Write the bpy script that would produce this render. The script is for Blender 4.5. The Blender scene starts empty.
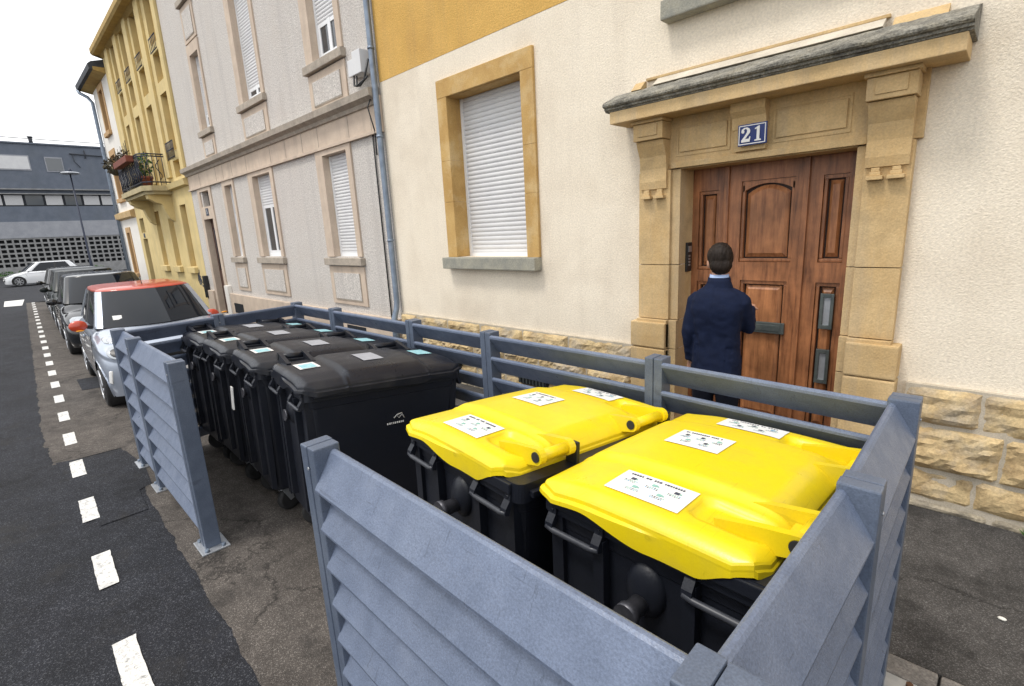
import bpy, bmesh, math, random
from mathutils import Vector, Matrix, noise
from math import sin, cos, pi, radians, sqrt
random.seed(7)
SC = bpy.context.scene
COL = SC.collection
W = 4.15                      # facade plane

# ------------------------------------------------------------------ materials
def _nt(name):
    m = bpy.data.materials.new(name); m.use_nodes = True
    nt = m.node_tree; b = nt.nodes['Principled BSDF']
    return m, nt, b
def N(nt, t, **k):
    n = nt.nodes.new(t)
    for a, v in k.items():
        if a in n.inputs: n.inputs[a].default_value = v
        else: setattr(n, a, v)
    return n
def ramp(nt, src, stops):
    r = nt.nodes.new('ShaderNodeValToRGB'); e = r.color_ramp.elements
    while len(e) < len(stops): e.new(0.5)
    for i, (p, c) in enumerate(stops):
        e[i].position = p; e[i].color = (c[0], c[1], c[2], 1) if not isinstance(c, float) else (c, c, c, 1)
    nt.links.new(src, r.inputs['Fac']); return r
def noise_n(nt, vec, scale, detail=4, rough=.6):
    n = N(nt, 'ShaderNodeTexNoise'); n.inputs['Scale'].default_value = scale
    n.inputs['Detail'].default_value = detail; n.inputs['Roughness'].default_value = rough
    nt.links.new(vec, n.inputs['Vector']); return n
def mat(name, c1, c2=None, rough=.7, scale=6., fine=0., fscale=120., bump=0., bscale=80., metal=0., stain=None, sscale=1.2, samt=.5, spec=.5, coat=0., stretch=None, rvar=0., bdist=.01, mid=(.35, .65), streak=None, scratch=0.):
    """base colour blended between c1 and c2 by noise, optional fine speckle, stains and bump"""
    m, nt, b = _nt(name)
    tc = N(nt, 'ShaderNodeTexCoord'); vec = tc.outputs['Object']
    if stretch:
        mp = N(nt, 'ShaderNodeMapping'); mp.inputs['Scale'].default_value = stretch
        nt.links.new(vec, mp.inputs['Vector']); vec = mp.outputs['Vector']
    c2 = c2 or tuple(x*.85 for x in c1)
    n1 = noise_n(nt, vec, scale, 6, .62)
    r1 = ramp(nt, n1.outputs['Fac'], [(mid[0], c1), (mid[1], c2)])
    out = r1.outputs['Color']
    if stain:
        n2 = noise_n(nt, vec, sscale, 5, .65)
        r2 = ramp(nt, n2.outputs['Fac'], [(.48, 0.), (.70, float(samt))])
        mx = N(nt, 'ShaderNodeMix', data_type='RGBA'); nt.links.new(r2.outputs['Color'], mx.inputs[0])
        nt.links.new(out, mx.inputs[6]); mx.inputs[7].default_value = (*stain, 1); out = mx.outputs[2]
    if streak:      # rain streaks and patches: (colour, amount)
        ms_ = N(nt, 'ShaderNodeMapping'); ms_.inputs['Scale'].default_value = (4.5, 4.5, .30)
        nt.links.new(tc.outputs['Object'], ms_.inputs['Vector']); n5 = noise_n(nt, ms_.outputs['Vector'], 1., 7, .7)
        r5 = ramp(nt, n5.outputs['Fac'], [(.50, 0.), (.72, float(streak[1]))])
        mx = N(nt, 'ShaderNodeMix', data_type='RGBA'); nt.links.new(r5.outputs['Color'], mx.inputs[0])
        nt.links.new(out, mx.inputs[6]); mx.inputs[7].default_value = (*streak[0], 1); out = mx.outputs[2]
    if scratch:
        for sc_, rot_ in (((60, 2.2, 10), .5), ((3., 75, 10), .25)):
            mp3 = N(nt, 'ShaderNodeMapping'); mp3.inputs['Scale'].default_value = sc_; mp3.inputs['Rotation'].default_value = (0, 0, rot_)
            nt.links.new(tc.outputs['Object'], mp3.inputs['Vector']); n6 = noise_n(nt, mp3.outputs['Vector'], 1., 3, .6)
            r6 = ramp(nt, n6.outputs['Fac'], [(.66, 1.), (.70, 1.-scratch), (.74, 1.)])
            mx = N(nt, 'ShaderNodeMix', data_type='RGBA', blend_type='MULTIPLY'); mx.inputs[0].default_value = 1
            nt.links.new(out, mx.inputs[6]); nt.links.new(r6.outputs['Color'], mx.inputs[7]); out = mx.outputs[2]
    if fine:
        n3 = noise_n(nt, vec, fscale, 2, .5)
        r3 = ramp(nt, n3.outputs['Fac'], [(.3, 1.-fine), (.7, 1.+fine)])
        mx = N(nt, 'ShaderNodeMix', data_type='RGBA', blend_type='MULTIPLY'); mx.inputs[0].default_value = 1
        nt.links.new(out, mx.inputs[6]); nt.links.new(r3.outputs['Color'], mx.inputs[7]); out = mx.outputs[2]
    nt.links.new(out, b.inputs['Base Color'])
    b.inputs['Roughness'].default_value = rough; b.inputs['Metallic'].default_value = metal
    b.inputs['Specular IOR Level'].default_value = spec; b.inputs['Coat Weight'].default_value = coat
    b.inputs['Coat Roughness'].default_value = .05
    if rvar:
        r4 = ramp(nt, n1.outputs['Fac'], [(.3, max(0., rough-rvar)), (.7, min(1., rough+rvar))])
        nt.links.new(r4.outputs['Color'], b.inputs['Roughness'])
    if bump:
        n4 = noise_n(nt, vec, bscale, 5, .65)
        bp = N(nt, 'ShaderNodeBump'); bp.inputs['Strength'].default_value = bump; bp.inputs['Distance'].default_value = bdist
        nt.links.new(n4.outputs['Fac'], bp.inputs['Height']); nt.links.new(bp.outputs['Normal'], b.inputs['Normal'])
    return m

def asphalt(name, base, grains, gscale, grain_amt=.5, stain=None, cracks=1.):
    m, nt, b = _nt(name)
    tc = N(nt, 'ShaderNodeTexCoord'); vec = tc.outputs['Object']
    v = N(nt, 'ShaderNodeTexVoronoi'); v.inputs['Scale'].default_value = gscale; nt.links.new(vec, v.inputs['Vector'])
    bw = N(nt, 'ShaderNodeSeparateColor'); nt.links.new(v.outputs['Color'], bw.inputs['Color'])
    g = ramp(nt, bw.outputs[0], [(0., base), (.55, tuple(x*1.35 for x in base)), (.80, tuple(x*1.8 for x in base)), (1., grains)])
    n1 = noise_n(nt, vec, 1.3, 6, .7)
    r1 = ramp(nt, n1.outputs['Fac'], [(.3, .62), (.7, 1.3)])
    mx = N(nt, 'ShaderNodeMix', data_type='RGBA', blend_type='MULTIPLY'); mx.inputs[0].default_value = 1
    nt.links.new(g.outputs['Color'], mx.inputs[6]); nt.links.new(r1.outputs['Color'], mx.inputs[7])
    n2 = noise_n(nt, vec, 7., 4, .6)
    r2 = ramp(nt, n2.outputs['Fac'], [(.35, .8), (.65, 1.15)])
    mx2 = N(nt, 'ShaderNodeMix', data_type='RGBA', blend_type='MULTIPLY'); mx2.inputs[0].default_value = 1
    nt.links.new(mx.outputs[2], mx2.inputs[6]); nt.links.new(r2.outputs['Color'], mx2.inputs[7])
    out = mx2.outputs[2]
    if stain:
        n3 = noise_n(nt, vec, 2.3, 6, .7)
        r3 = ramp(nt, n3.outputs['Fac'], [(.55, 0.), (.68, .75)])
        m3 = N(nt, 'ShaderNodeMix', data_type='RGBA'); nt.links.new(r3.outputs['Color'], m3.inputs[0])
        nt.links.new(out, m3.inputs[6]); m3.inputs[7].default_value = (*stain, 1); out = m3.outputs[2]
    nw = noise_n(nt, vec, 3.5, 5, .7)
    mw = N(nt, 'ShaderNodeMix', data_type='RGBA'); mw.inputs[0].default_value = .32; nt.links.new(vec, mw.inputs[6]); nt.links.new(nw.outputs['Color'], mw.inputs[7])
    vc = N(nt, 'ShaderNodeTexVoronoi', feature='DISTANCE_TO_EDGE'); vc.inputs['Scale'].default_value = .75; nt.links.new(mw.outputs[2], vc.inputs['Vector'])
    rc = ramp(nt, vc.outputs['Distance'], [(.0, .35), (.006, .75), (.012, 1.)])
    nm = noise_n(nt, vec, .6, 3, .6); rm = ramp(nt, nm.outputs['Fac'], [(.46, 0.), (.56, float(cracks))])
    mc = N(nt, 'ShaderNodeMix', data_type='RGBA', blend_type='MULTIPLY'); nt.links.new(rm.outputs['Color'], mc.inputs[0])
    nt.links.new(out, mc.inputs[6]); nt.links.new(rc.outputs['Color'], mc.inputs[7]); out = mc.outputs[2]
    nt.links.new(out, b.inputs['Base Color']); b.inputs['Roughness'].default_value = .88
    b.inputs['Specular IOR Level'].default_value = .35
    bp = N(nt, 'ShaderNodeBump'); bp.inputs['Strength'].default_value = .55; bp.inputs['Distance'].default_value = .006
    nt.links.new(v.outputs['Distance'], bp.inputs['Height']); nt.links.new(bp.outputs['Normal'], b.inputs['Normal'])
    return m

def plain(name, c, rough=.5, metal=0., spec=.5, coat=0.):
    m, nt, b = _nt(name)
    b.inputs['Base Color'].default_value = (*c, 1); b.inputs['Roughness'].default_value = rough
    b.inputs['Metallic'].default_value = metal; b.inputs['Specular IOR Level'].default_value = spec
    b.inputs['Coat Weight'].default_value = coat; b.inputs['Coat Roughness'].default_value = .04
    return m

def wood(name, c1, c2):
    m, nt, b = _nt(name)
    tc = N(nt, 'ShaderNodeTexCoord')
    mp = N(nt, 'ShaderNodeMapping'); mp.inputs['Scale'].default_value = (1., 1., .09)
    nt.links.new(tc.outputs['Object'], mp.inputs['Vector'])
    n1 = noise_n(nt, mp.outputs['Vector'], 34, 8, .7)
    r1 = ramp(nt, n1.outputs['Fac'], [(.30, c2), (.5, c1), (.68, tuple(x*1.35 for x in c1))])
    n2 = noise_n(nt, tc.outputs['Object'], 2.6, 5, .65)
    r2 = ramp(nt, n2.outputs['Fac'], [(.3, .55), (.55, 1.05), (.75, 1.5)])
    mx = N(nt, 'ShaderNodeMix', data_type='RGBA', blend_type='MULTIPLY'); mx.inputs[0].default_value = 1
    nt.links.new(r1.outputs['Color'], mx.inputs[6]); nt.links.new(r2.outputs['Color'], mx.inputs[7])
    nt.links.new(mx.outputs[2], b.inputs['Base Color']); b.inputs['Roughness'].default_value = .42
    bp = N(nt, 'ShaderNodeBump'); bp.inputs['Strength'].default_value = .25; bp.inputs['Distance'].default_value = .004
    nt.links.new(n1.outputs['Fac'], bp.inputs['Height']); nt.links.new(bp.outputs['Normal'], b.inputs['Normal'])
    return m

M = {}
M['cream'] = mat('cream_stucco', (.83, .745, .61), (.77, .68, .545), .95, 1.6, .10, 60, .6, 85, stain=(.62, .53, .42), sscale=.8, samt=.4, bdist=.012, streak=((.60, .52, .42), .28))
M['ochre'] = mat('ochre_stucco', (.70, .43, .12), (.62, .37, .095), .95, 2., .12, 60, .9, 75, stain=(.55, .32, .09), sscale=1.1, samt=.5, bdist=.012, streak=((.50, .31, .11), .5))
M['sand'] = mat('yellow_sandstone', (.63, .455, .235), (.50, .335, .15), .85, 2.6, .10, 90, .35, 60, stain=(.40, .29, .15), sscale=3.4, samt=.8, streak=((.36, .30, .22), .5))
M['sando'] = mat('orange_sandstone', (.56, .36, .13), (.45, .27, .085), .85, 3., .10, 90, .35, 60, stain=(.62, .46, .24), sscale=3.2, samt=.85, streak=((.34, .22, .10), .5))
M['sill'] = mat('weathered_sill_stone', (.36, .34, .27), (.24, .24, .21), .9, 6, .15, 90, .4, 60)
M['lichen'] = mat('dark_weathered_stone', (.31, .295, .25), (.115, .11, .095), .95, 11, .40, 90, 1., 34, stain=(.30, .27, .20), sscale=6, samt=.7, bdist=.02)
M['mortar'] = mat('pale_mortar', (.62, .56, .46), (.46, .41, .33), .9, 5, .1)
M['rubble'] = mat('rock_faced_sandstone', (.60, .46, .25), (.42, .30, .155), .92, 7, .16, 70, .7, 45, stain=(.38, .34, .28), sscale=3.2, samt=.85)
M['rubbleg'] = mat('dirty_base_stone', (.42, .36, .26), (.24, .21, .165), .95, 7, .2, 70, .8, 45, stain=(.07, .065, .055), sscale=4., samt=.9)
M['joint'] = mat('lime_joint', (.52, .46, .37), (.40, .35, .27), .95, 9, .15)
M['pebble'] = mat('grey_pebbledash', (.68, .64, .595), (.44, .41, .38), .95, 34, .28, 75, .9, 50, stain=(.56, .51, .46), sscale=1.6, samt=.6, bdist=.02, mid=(.38, .70), streak=((.42, .39, .37), .5))
M['trim'] = mat('pinkish_beige_trim', (.61, .50, .395), (.52, .42, .33), .9, 4, .07, 90, .2, 60, stain=(.46, .37, .30), sscale=1.5, samt=.5, streak=((.34, .28, .23), .5))
M['ledge'] = mat('ledge_stone', (.44, .38, .31), (.33, .285, .235), .9, 9, .15, 90, .4, 60, stain=(.22, .20, .17), sscale=3., samt=.5)
M['yel'] = mat('yellow_render', (.69, .545, .26), (.62, .48, .215), .92, 2., .05, 90, .3, 60, stain=(.52, .43, .24), sscale=1., samt=.5, streak=((.42, .36, .22), .5))
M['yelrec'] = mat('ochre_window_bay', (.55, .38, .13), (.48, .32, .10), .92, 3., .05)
M['white'] = mat('white_render', (.80, .77, .71), (.74, .71, .66), .9, 2., .04)
M['orangey'] = mat('tan_window_frame', (.52, .34, .17), (.46, .29, .14), .9, 3.)
M['wood'] = wood('varnished_oak', (.30, .122, .050), (.130, .045, .019))
M['woodd'] = plain('dark_groove_wood', (.035, .014, .008), .6)
M['woodl'] = wood('faded_oak_panel', (.36, .150, .060), (.19, .065, .025))
M['oldmetal'] = mat('tarnished_metal', (.17, .19, .18), (.10, .12, .12), .45, 12, metal=.7)
M['shutter'] = mat('white_pvc_shutter', (.66, .66, .66), (.60, .60, .61), .5, 3, .02)
M['pvc'] = plain('white_pvc_frame', (.78, .79, .80), .35)
M['pane'] = plain('window_glass', (.045, .05, .055), .04, spec=.9)
M['pane2'] = plain('dim_glass', (.10, .11, .12), .08, spec=.8)
M['curtain'] = mat('net_curtain', (.55, .55, .55), (.42, .42, .43), .9, 20, stretch=(4, 4, .3))
M['post'] = mat('blue_grey_painted_steel', (.108, .135, .190), (.083, .107, .155), .42, 9, .16, 210, .15, 180, metal=.1, rvar=.1, spec=.5, stain=(.155, .185, .24), sscale=3, samt=.5, scratch=.25)
M['slat'] = mat('blue_grey_slat_paint', (.142, .176, .255), (.108, .137, .204), .38, 9, .16, 190, .22, 160, metal=.1, rvar=.12, spec=.6, stain=(.19, .222, .295), sscale=5, samt=.4, scratch=.3, streak=((.11, .135, .19), .35))
M['galv'] = mat('galvanised_plate', (.50, .52, .55), (.36, .38, .41), .4, 12, metal=.6, rvar=.1)
M['rust'] = mat('rusty_bolt', (.16, .07, .03), (.07, .035, .02), .8, 60)
M['bin'] = mat('dark_grey_bin_plastic', (.012, .0145, .022), (.0085, .010, .016), .42, 5, .1, 200, .1, 150, rvar=.1, spec=.45, stain=(.017, .020, .029), sscale=5, samt=.5)
M['binlid'] = mat('black_lid_plastic', (.010, .0125, .020), (.0075, .009, .015), .34, 6, .1, 200, .12, 150, rvar=.12, spec=.32, stain=(.030, .031, .034), sscale=6, samt=.6, scratch=.5)
M['bingrey'] = mat('worn_grey_handle', (.060, .064, .075), (.035, .038, .048), .4, 12)
M['yellid'] = mat('yellow_lid_plastic', (.80, .625, .008), (.76, .575, .007), .34, 3, .02, 200, .06, 120, rvar=.10, spec=.5, stain=(.56, .44, .05), sscale=7, samt=.38, scratch=.16, streak=((.50, .38, .06), .18))
M['pin'] = mat('scuffed_steel_pin', (.11, .11, .125), (.05, .05, .06), .38, 20, metal=.5)
M['rubber'] = mat('black_rubber', (.015, .015, .016), (.025, .025, .026), .75, 20)
M['sticker'] = mat('white_sticker', (.80, .80, .78), (.76, .76, .75), .4, 8)
M['ink'] = plain('dark_ink', (.05, .06, .09), .6)
M['inkb'] = plain('blue_ink', (.12, .33, .52), .6)
M['inkg'] = plain('green_ink', (.25, .48, .42), .6)
M['stblue'] = mat('pale_blue_sticker', (.40, .66, .70), (.22, .50, .58), .4, 30)
M['enamel'] = plain('blue_enamel', (.010, .030, .17), .2)
M['enamelw'] = plain('white_enamel', (.82, .82, .80), .25)
M['black'] = plain('black_plastic', (.012, .012, .013), .4)
M['silverbtn'] = plain('button_metal', (.5, .5, .5), .3, .8)
M['zinc'] = mat('grey_zinc_pipe', (.24, .29, .36), (.17, .21, .27), .45, 8, metal=.5, rvar=.1)
M['asph'] = asphalt('dark_asphalt', (.0115, .0125, .0165), (.075, .078, .088), 170, stain=(.024, .023, .023), cracks=.8)
M['park'] = asphalt('worn_parking_asphalt', (.062, .054, .048), (.215, .195, .175), 230, stain=(.030, .027, .025), cracks=1.)
M['walk'] = asphalt('pavement_asphalt', (.046, .043, .041), (.16, .155, .15), 240, stain=(.020, .019, .018), cracks=1.)
M['kerb'] = mat('granite_kerb', (.23, .21, .19), (.14, .13, .12), .9, 14, .3, 120, .4, 60)
M['paint'] = mat('road_marking_paint', (.70, .69, .66), (.20, .20, .20), .85, 38, .25, 130, .35, 100, mid=(.52, .72), stain=(.42, .42, .41), sscale=9, samt=.6)
M['suit'] = mat('navy_wool', (.0065, .012, .036), (.005, .009, .027), .85, 14, .15, 300, .2, 14, spec=.2, bdist=.02)
M['trouser'] = mat('dark_trouser_wool', (.006, .008, .016), (.005, .006, .012), .9, 14, spec=.2)
M['shirt'] = plain('pale_blue_shirt', (.34, .44, .66), .8)
M['skin'] = mat('skin', (.50, .28, .19), (.44, .235, .155), .5, 12)
M['hair'] = mat('dark_brown_hair', (.010, .006, .004), (.022, .014, .010), .6, 30, bump=.6, bscale=60, stretch=(1, 1, .25), spec=.25)
M['shoe'] = plain('black_leather', (.01, .01, .01), .3)
M['silver'] = mat('silver_blue_car_paint', (.42, .47, .56), (.40, .45, .54), .28, 3, .03, 400, metal=.55, coat=1.)
M['redp'] = mat('red_roof_paint', (.50, .050, .015), (.46, .045, .013), .35, 3, coat=.6)
M['blackp'] = mat('black_car_paint', (.008, .009, .011), (.010, .011, .013), .18, 3, coat=.7, spec=.4)
M['darkp'] = mat('dark_green_car_paint', (.010, .014, .014), (.012, .016, .017), .28, 3, coat=.08, spec=.25)
M['whitep'] = mat('white_car_paint', (.78, .79, .80), (.74, .75, .77), .3, 3, metal=.0, coat=1.)
M['glass'] = plain('car_glass', (.006, .009, .014), .02, spec=.38)
M['lens'] = plain('headlamp_lens', (.42, .45, .48), .06, metal=.4, coat=1.)
M['chrome'] = plain('chrome', (.6, .6, .62), .12, 1.)
M['alloy'] = plain('alloy_wheel', (.42, .43, .45), .3, .8)
M['orange'] = plain('amber_lens', (.75, .30, .02), .2)
M['conc'] = mat('grey_concrete_cladding', (.145, .165, .205), (.115, .135, .17), .9, 1.5, .08, 20, .2, 20, stain=(.12, .135, .155), sscale=.4, samt=.6)
M['concl'] = mat('pale_concrete_band', (.34, .35, .38), (.28, .29, .32), .9, 1.5, .05, 20)
M['concg'] = mat('lattice_concrete', (.30, .30, .30), (.22, .22, .22), .9, 3)
M['dark'] = plain('dark_interior', (.008, .010, .014), .7)
M['balc'] = mat('balcony_stone', (.50, .42, .24), (.38, .32, .19), .9, 5, .08)
M['iron'] = plain('painted_ironwork', (.018, .024, .045), .45, .3)
M['terra'] = mat('terracotta', (.22, .065, .04), (.15, .045, .03), .8, 8)
M['dead'] = mat('withered_leaves', (.10, .07, .05), (.05, .055, .03), .9, 20)
M['leaf'] = mat('green_leaf', (.05, .14, .02), (.03, .09, .015), .6, 20)
M['slate'] = mat('dark_slate', (.05, .055, .065), (.035, .04, .05), .7, 10)
M['eave'] = mat('ochre_eaves', (.46, .32, .11), (.36, .24, .08), .85, 5)
M['doorred'] = mat('brown_door', (.10, .05, .035), (.07, .035, .025), .6, 4)
M['brick'] = mat('red_brick_step', (.22, .10, .06), (.13, .06, .04), .9, 9, .2, 60)
M['butt'] = plain('litter_white', (.7, .68, .62), .8)

# ------------------------------------------------------------------ mesh builder
class MB:
    def __init__(s, org=(0, 0, 0)):
        s.v = []; s.f = []; s.m = []; s.sm = []; s.org = Vector(org); s.cm = 0; s.mats = []
    def mat(s, m):
        m = M[m] if isinstance(m, str) else m
        if m not in s.mats: s.mats.append(m)
        s.cm = s.mats.index(m); return s
    def add(s, vs, fs, smooth=False):
        b = len(s.v)
        s.v += [Vector(v) - s.org for v in vs]
        for f in fs: s.f.append([b+i for i in f]); s.m.append(s.cm); s.sm.append(smooth)
        return s
    def quad(s, a, b, c, d): return s.add([a, b, c, d], [(0, 1, 2, 3)])
    def box(s, x0, x1, y0, y1, z0, z1, bev=0.):
        if bev <= 0:
            return s.add([(x0, y0, z0), (x1, y0, z0), (x1, y1, z0), (x0, y1, z0), (x0, y0, z1), (x1, y0, z1), (x1, y1, z1), (x0, y1, z1)],
                         [(0, 3, 2, 1), (4, 5, 6, 7), (0, 1, 5, 4), (1, 2, 6, 5), (2, 3, 7, 6), (3, 0, 4, 7)])
        bm = bmesh.new(); bmesh.ops.create_cube(bm, size=1)
        for v in bm.verts:
            v.co = Vector((x0+(v.co.x+.5)*(x1-x0), y0+(v.co.y+.5)*(y1-y0), z0+(v.co.z+.5)*(z1-z0)))
        bmesh.ops.bevel(bm, geom=bm.edges[:], offset=bev, segments=2, profile=.6, affect='EDGES')
        bm.verts.index_update()
        s.add([v.co.copy() for v in bm.verts], [[v.index for v in f.verts] for f in bm.faces]); bm.free(); return s
    def xf(s, other, mtx):
        b = len(s.v); s.v += [mtx @ v for v in other.v]
        for m in other.mats:
            if m not in s.mats: s.mats.append(m)
        for f, mi, sm in zip(other.f, other.m, other.sm):
            s.f.append([b+i for i in f]); s.m.append(s.mats.index(other.mats[mi]) if other.mats else s.cm); s.sm.append(sm)
        return s
    def prism(s, poly, axis, a, b):
        """closed prism: poly of 2D points, extruded along axis ('x': (y,z), 'y': (x,z), 'z': (x,y))"""
        def P(p, t): return {'x': (t, p[0], p[1]), 'y': (p[0], t, p[1]), 'z': (p[0], p[1], t)}[axis]
        n = len(poly); vs = [P(p, a) for p in poly]+[P(p, b) for p in poly]
        return s.add(vs, [list(range(n)), list(range(2*n-1, n-1, -1))]+[(i, (i+1) % n, n+(i+1) % n, n+i) for i in range(n)])
    def tube(s, pts, r, seg=10, caps=True, smooth=True, flat=1.):
        pts = [Vector(p) for p in pts]; n = len(pts)
        rr = r if isinstance(r, (list, tuple)) else [r]*n
        rings = []; up = None
        for i, p in enumerate(pts):
            d = (pts[min(i+1, n-1)]-pts[max(i-1, 0)]).normalized()
            if up is None: up = Vector((0, 0, 1)) if abs(d.z) < .9 else Vector((0, 1, 0))
            u = (up - d*up.dot(d)).normalized(); w = d.cross(u); up = u
            ri = rr[i]; ra, rb = ri if isinstance(ri, (tuple, list)) else (ri, ri*flat)
            rings.append([p+u*(ra*cos(2*pi*k/seg))+w*(rb*sin(2*pi*k/seg)) for k in range(seg)])
        vs = [v for g in rings for v in g]; fs = []
        for i in range(n-1):
            for k in range(seg):
                fs.append((i*seg+k, i*seg+(k+1) % seg, (i+1)*seg+(k+1) % seg, (i+1)*seg+k))
        s.add(vs, fs, smooth)
        if caps:
            s.add(rings[0], [list(range(seg))[::-1]]); s.add(rings[-1], [list(range(seg))])
        return s
    def rings(s, rl, caps=True, smooth=True):
        seg = len(rl[0]); fs = []
        for i in range(len(rl)-1):
            for k in range(seg):
                fs.append((i*seg+k, i*seg+(k+1) % seg, (i+1)*seg+(k+1) % seg, (i+1)*seg+k))
        if caps:
            fs.append(list(range(seg))[::-1]); fs.append([(len(rl)-1)*seg+k for k in range(seg)])
        return s.add([v for g in rl for v in g], fs, smooth)
    def ell(s, c, r, seg=16, rn=10, rot=None):
        vs = []; fs = []
        for i in range(rn+1):
            a = pi*i/rn
            for k in range(seg):
                q = Vector((r[0]*sin(a)*cos(2*pi*k/seg), r[1]*sin(a)*sin(2*pi*k/seg), r[2]*cos(a)))
                if rot: q = rot @ q
                vs.append(Vector(c)+q)
        for i in range(rn):
            for k in range(seg):
                fs.append((i*seg+k, (i+1)*seg+k, (i+1)*seg+(k+1) % seg, i*seg+(k+1) % seg))
        return s.add(vs, fs, True)
    def grid(s, fn, nu, nv, smooth=True, skip=None):
        vs = [fn(i/nu, j/nv) for j in range(nv+1) for i in range(nu+1)]
        fs = [(j*(nu+1)+i, j*(nu+1)+i+1, (j+1)*(nu+1)+i+1, (j+1)*(nu+1)+i) for j in range(nv) for i in range(nu) if not (skip and skip(i, j))]
        return s.add(vs, fs, smooth)
    def build(s, name, m=None, parent=None, recalc=True, weld=True):
        me = bpy.data.meshes.new(name)
        me.from_pydata([tuple(v) for v in s.v], [], s.f)
        if m is not None: me.materials.append(M[m] if isinstance(m, str) else m)
        for mm in s.mats:
            if m is None or len(s.mats) > 0: me.materials.append(mm)
        off = 1 if m is not None else 0
        me.polygons.foreach_set('use_smooth', s.sm)
        if s.mats: me.polygons.foreach_set('material_index', [(i+off if off == 0 else (i+1)) for i in s.m])
        me.update()
        bm = bmesh.new(); bm.from_mesh(me)
        if weld: bmesh.ops.remove_doubles(bm, verts=bm.verts, dist=1e-5)
        if recalc: bmesh.ops.recalc_face_normals(bm, faces=bm.faces)
        bm.to_mesh(me); bm.free()
        o = bpy.data.objects.new(name, me); COL.objects.link(o)
        if parent: o.parent = parent
        return o

def tag(o, label=None, cat=None, group=None, kind=None):
    for k, v in (('label', label), ('category', cat), ('group', group), ('kind', kind)):
        if v: o[k] = v
    return o
def thing(name, label, cat, loc=(0, 0, 0), rot=(0, 0, 0), group=None):
    o = bpy.data.objects.new(name, None); COL.objects.link(o)
    o.location = loc; o.rotation_euler = rot; o.empty_display_size = .2
    return tag(o, label, cat, group)
KIDS = {}
def kids(o): return [c for c in COL.objects if c.parent == o]
def copy_tree(o, parent=None):
    c = o.copy(); COL.objects.link(c); c.parent = parent
    for ch in kids(o): copy_tree(ch, c)
    return c
def structure(o): o['kind'] = 'structure'; return o
def remeshed(mb, name, voxel, m, parent, smooth_it=4, fn=None):
    me = bpy.data.meshes.new('tmp'); me.from_pydata([tuple(v) for v in mb.v], [], mb.f)
    o = bpy.data.objects.new('tmp', me); COL.objects.link(o)
    md = o.modifiers.new('r', 'REMESH'); md.mode = 'VOXEL'; md.voxel_size = voxel; md.use_smooth_shade = True
    ms = o.modifiers.new('s', 'SMOOTH'); ms.iterations = smooth_it; ms.factor = .5
    dg = bpy.context.evaluated_depsgraph_get(); dg.update()
    nm = bpy.data.meshes.new_from_object(o.evaluated_get(dg)); nm.name = name
    bpy.data.objects.remove(o); bpy.data.meshes.remove(me)
    if fn:
        for v in nm.vertices: v.co = fn(v.co.copy(), v.normal.copy())
    nm.materials.clear(); nm.materials.append(M[m])
    nm.polygons.foreach_set('use_smooth', [True]*len(nm.polygons)); nm.update()
    r = bpy.data.objects.new(name, nm); COL.objects.link(r); r.parent = parent
    return r
def text_mb(txt, size, mat_):
    """letters as a flat mesh in the local xz plane facing -y"""
    c = bpy.data.curves.new('t', 'FONT'); c.body = txt; c.size = size; c.extrude = .0015; c.align_x = 'CENTER'; c.align_y = 'CENTER'
    o = bpy.data.objects.new('t', c); COL.objects.link(o)
    dg = bpy.context.evaluated_depsgraph_get(); dg.update()
    me = bpy.data.meshes.new_from_object(o.evaluated_get(dg))
    mb = MB().mat(mat_)
    mb.add([v.co for v in me.vertices], [list(p.vertices) for p in me.polygons])
    bpy.data.objects.remove(o); bpy.data.curves.remove(c); bpy.data.meshes.remove(me)
    return mb

# ------------------------------------------------------------------ ground
def yline(x): return .065 + max(0., (-2.9-x))*.034       # painted parking line
def zpark(y): return .004 - max(0., min(y, 2.41)-.9)*.07
b = MB(); b.quad((-600, -600, -.30), (600, -600, -.30), (600, 600, -.30), (-600, 600, -.30))
structure(b.build('ground', 'walk'))
b = MB(); b.quad((-29, -5.5, 0), (30, -5.5, 0), (30, .87, 0), (-29, .87, 0))
b.quad((-62, -45, 0), (-29, -45, 0), (-29, 60, 0), (-62, 60, 0))
structure(b.build('road', 'asph', recalc=False))
def bound(x):
    j = .022*noise.noise(Vector((x*4.3, 1.7, 0)))+.012*noise.noise(Vector((x*17, 3.1, 0)))
    if x > -6.35: return .50 + .02*(x+2.3)*-1 + j
    return yline(x)-.17+.03*(1 if x > -7 else 0) + j*1.4
b = MB(); xs = [-28.95+i*.03 for i in range(int((6+28.95)/.03))]
rows = [0, .25, .5, .75, 1.]
vs = []; fs = []
for x in xs:
    y0 = bound(x)
    for y in (y0, (y0+.9)/2, .9, 1.4, 1.9, 2.41): vs.append((x, y, zpark(y)))
for i in range(len(xs)-1):
    for k in range(5): fs.append((i*6+k, (i+1)*6+k, (i+1)*6+k+1, i*6+k+1))
b.add(vs, fs); structure(b.build('parking_lane', 'park', recalc=False))
# dark patch over the lane behind the free post
b = MB(); rs = random.Random(4)
ring = []
for (x, y) in [(-6.4, .08), (-6.2, .60), (-5.6, .66), (-5.1, .62), (-5.05, .52)]:
    ring.append((x, y, .0062))
b.add(ring+[(-4.6, .50, .0062), (-4.6, .2, .0062)], [[6, 5, 4, 3, 2, 1, 0]]); structure(b.build('asphalt_patch', 'asph', recalc=False))
# manhole-like square repair further up the lane
b = MB(); b.add([(-10.4, .62, .008), (-9.5, .60, .008), (-9.45, .86, .008), (-10.35, .88, .008)], [(0, 1, 2, 3)]); structure(b.build('road_repair', 'asph', recalc=False))
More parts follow.
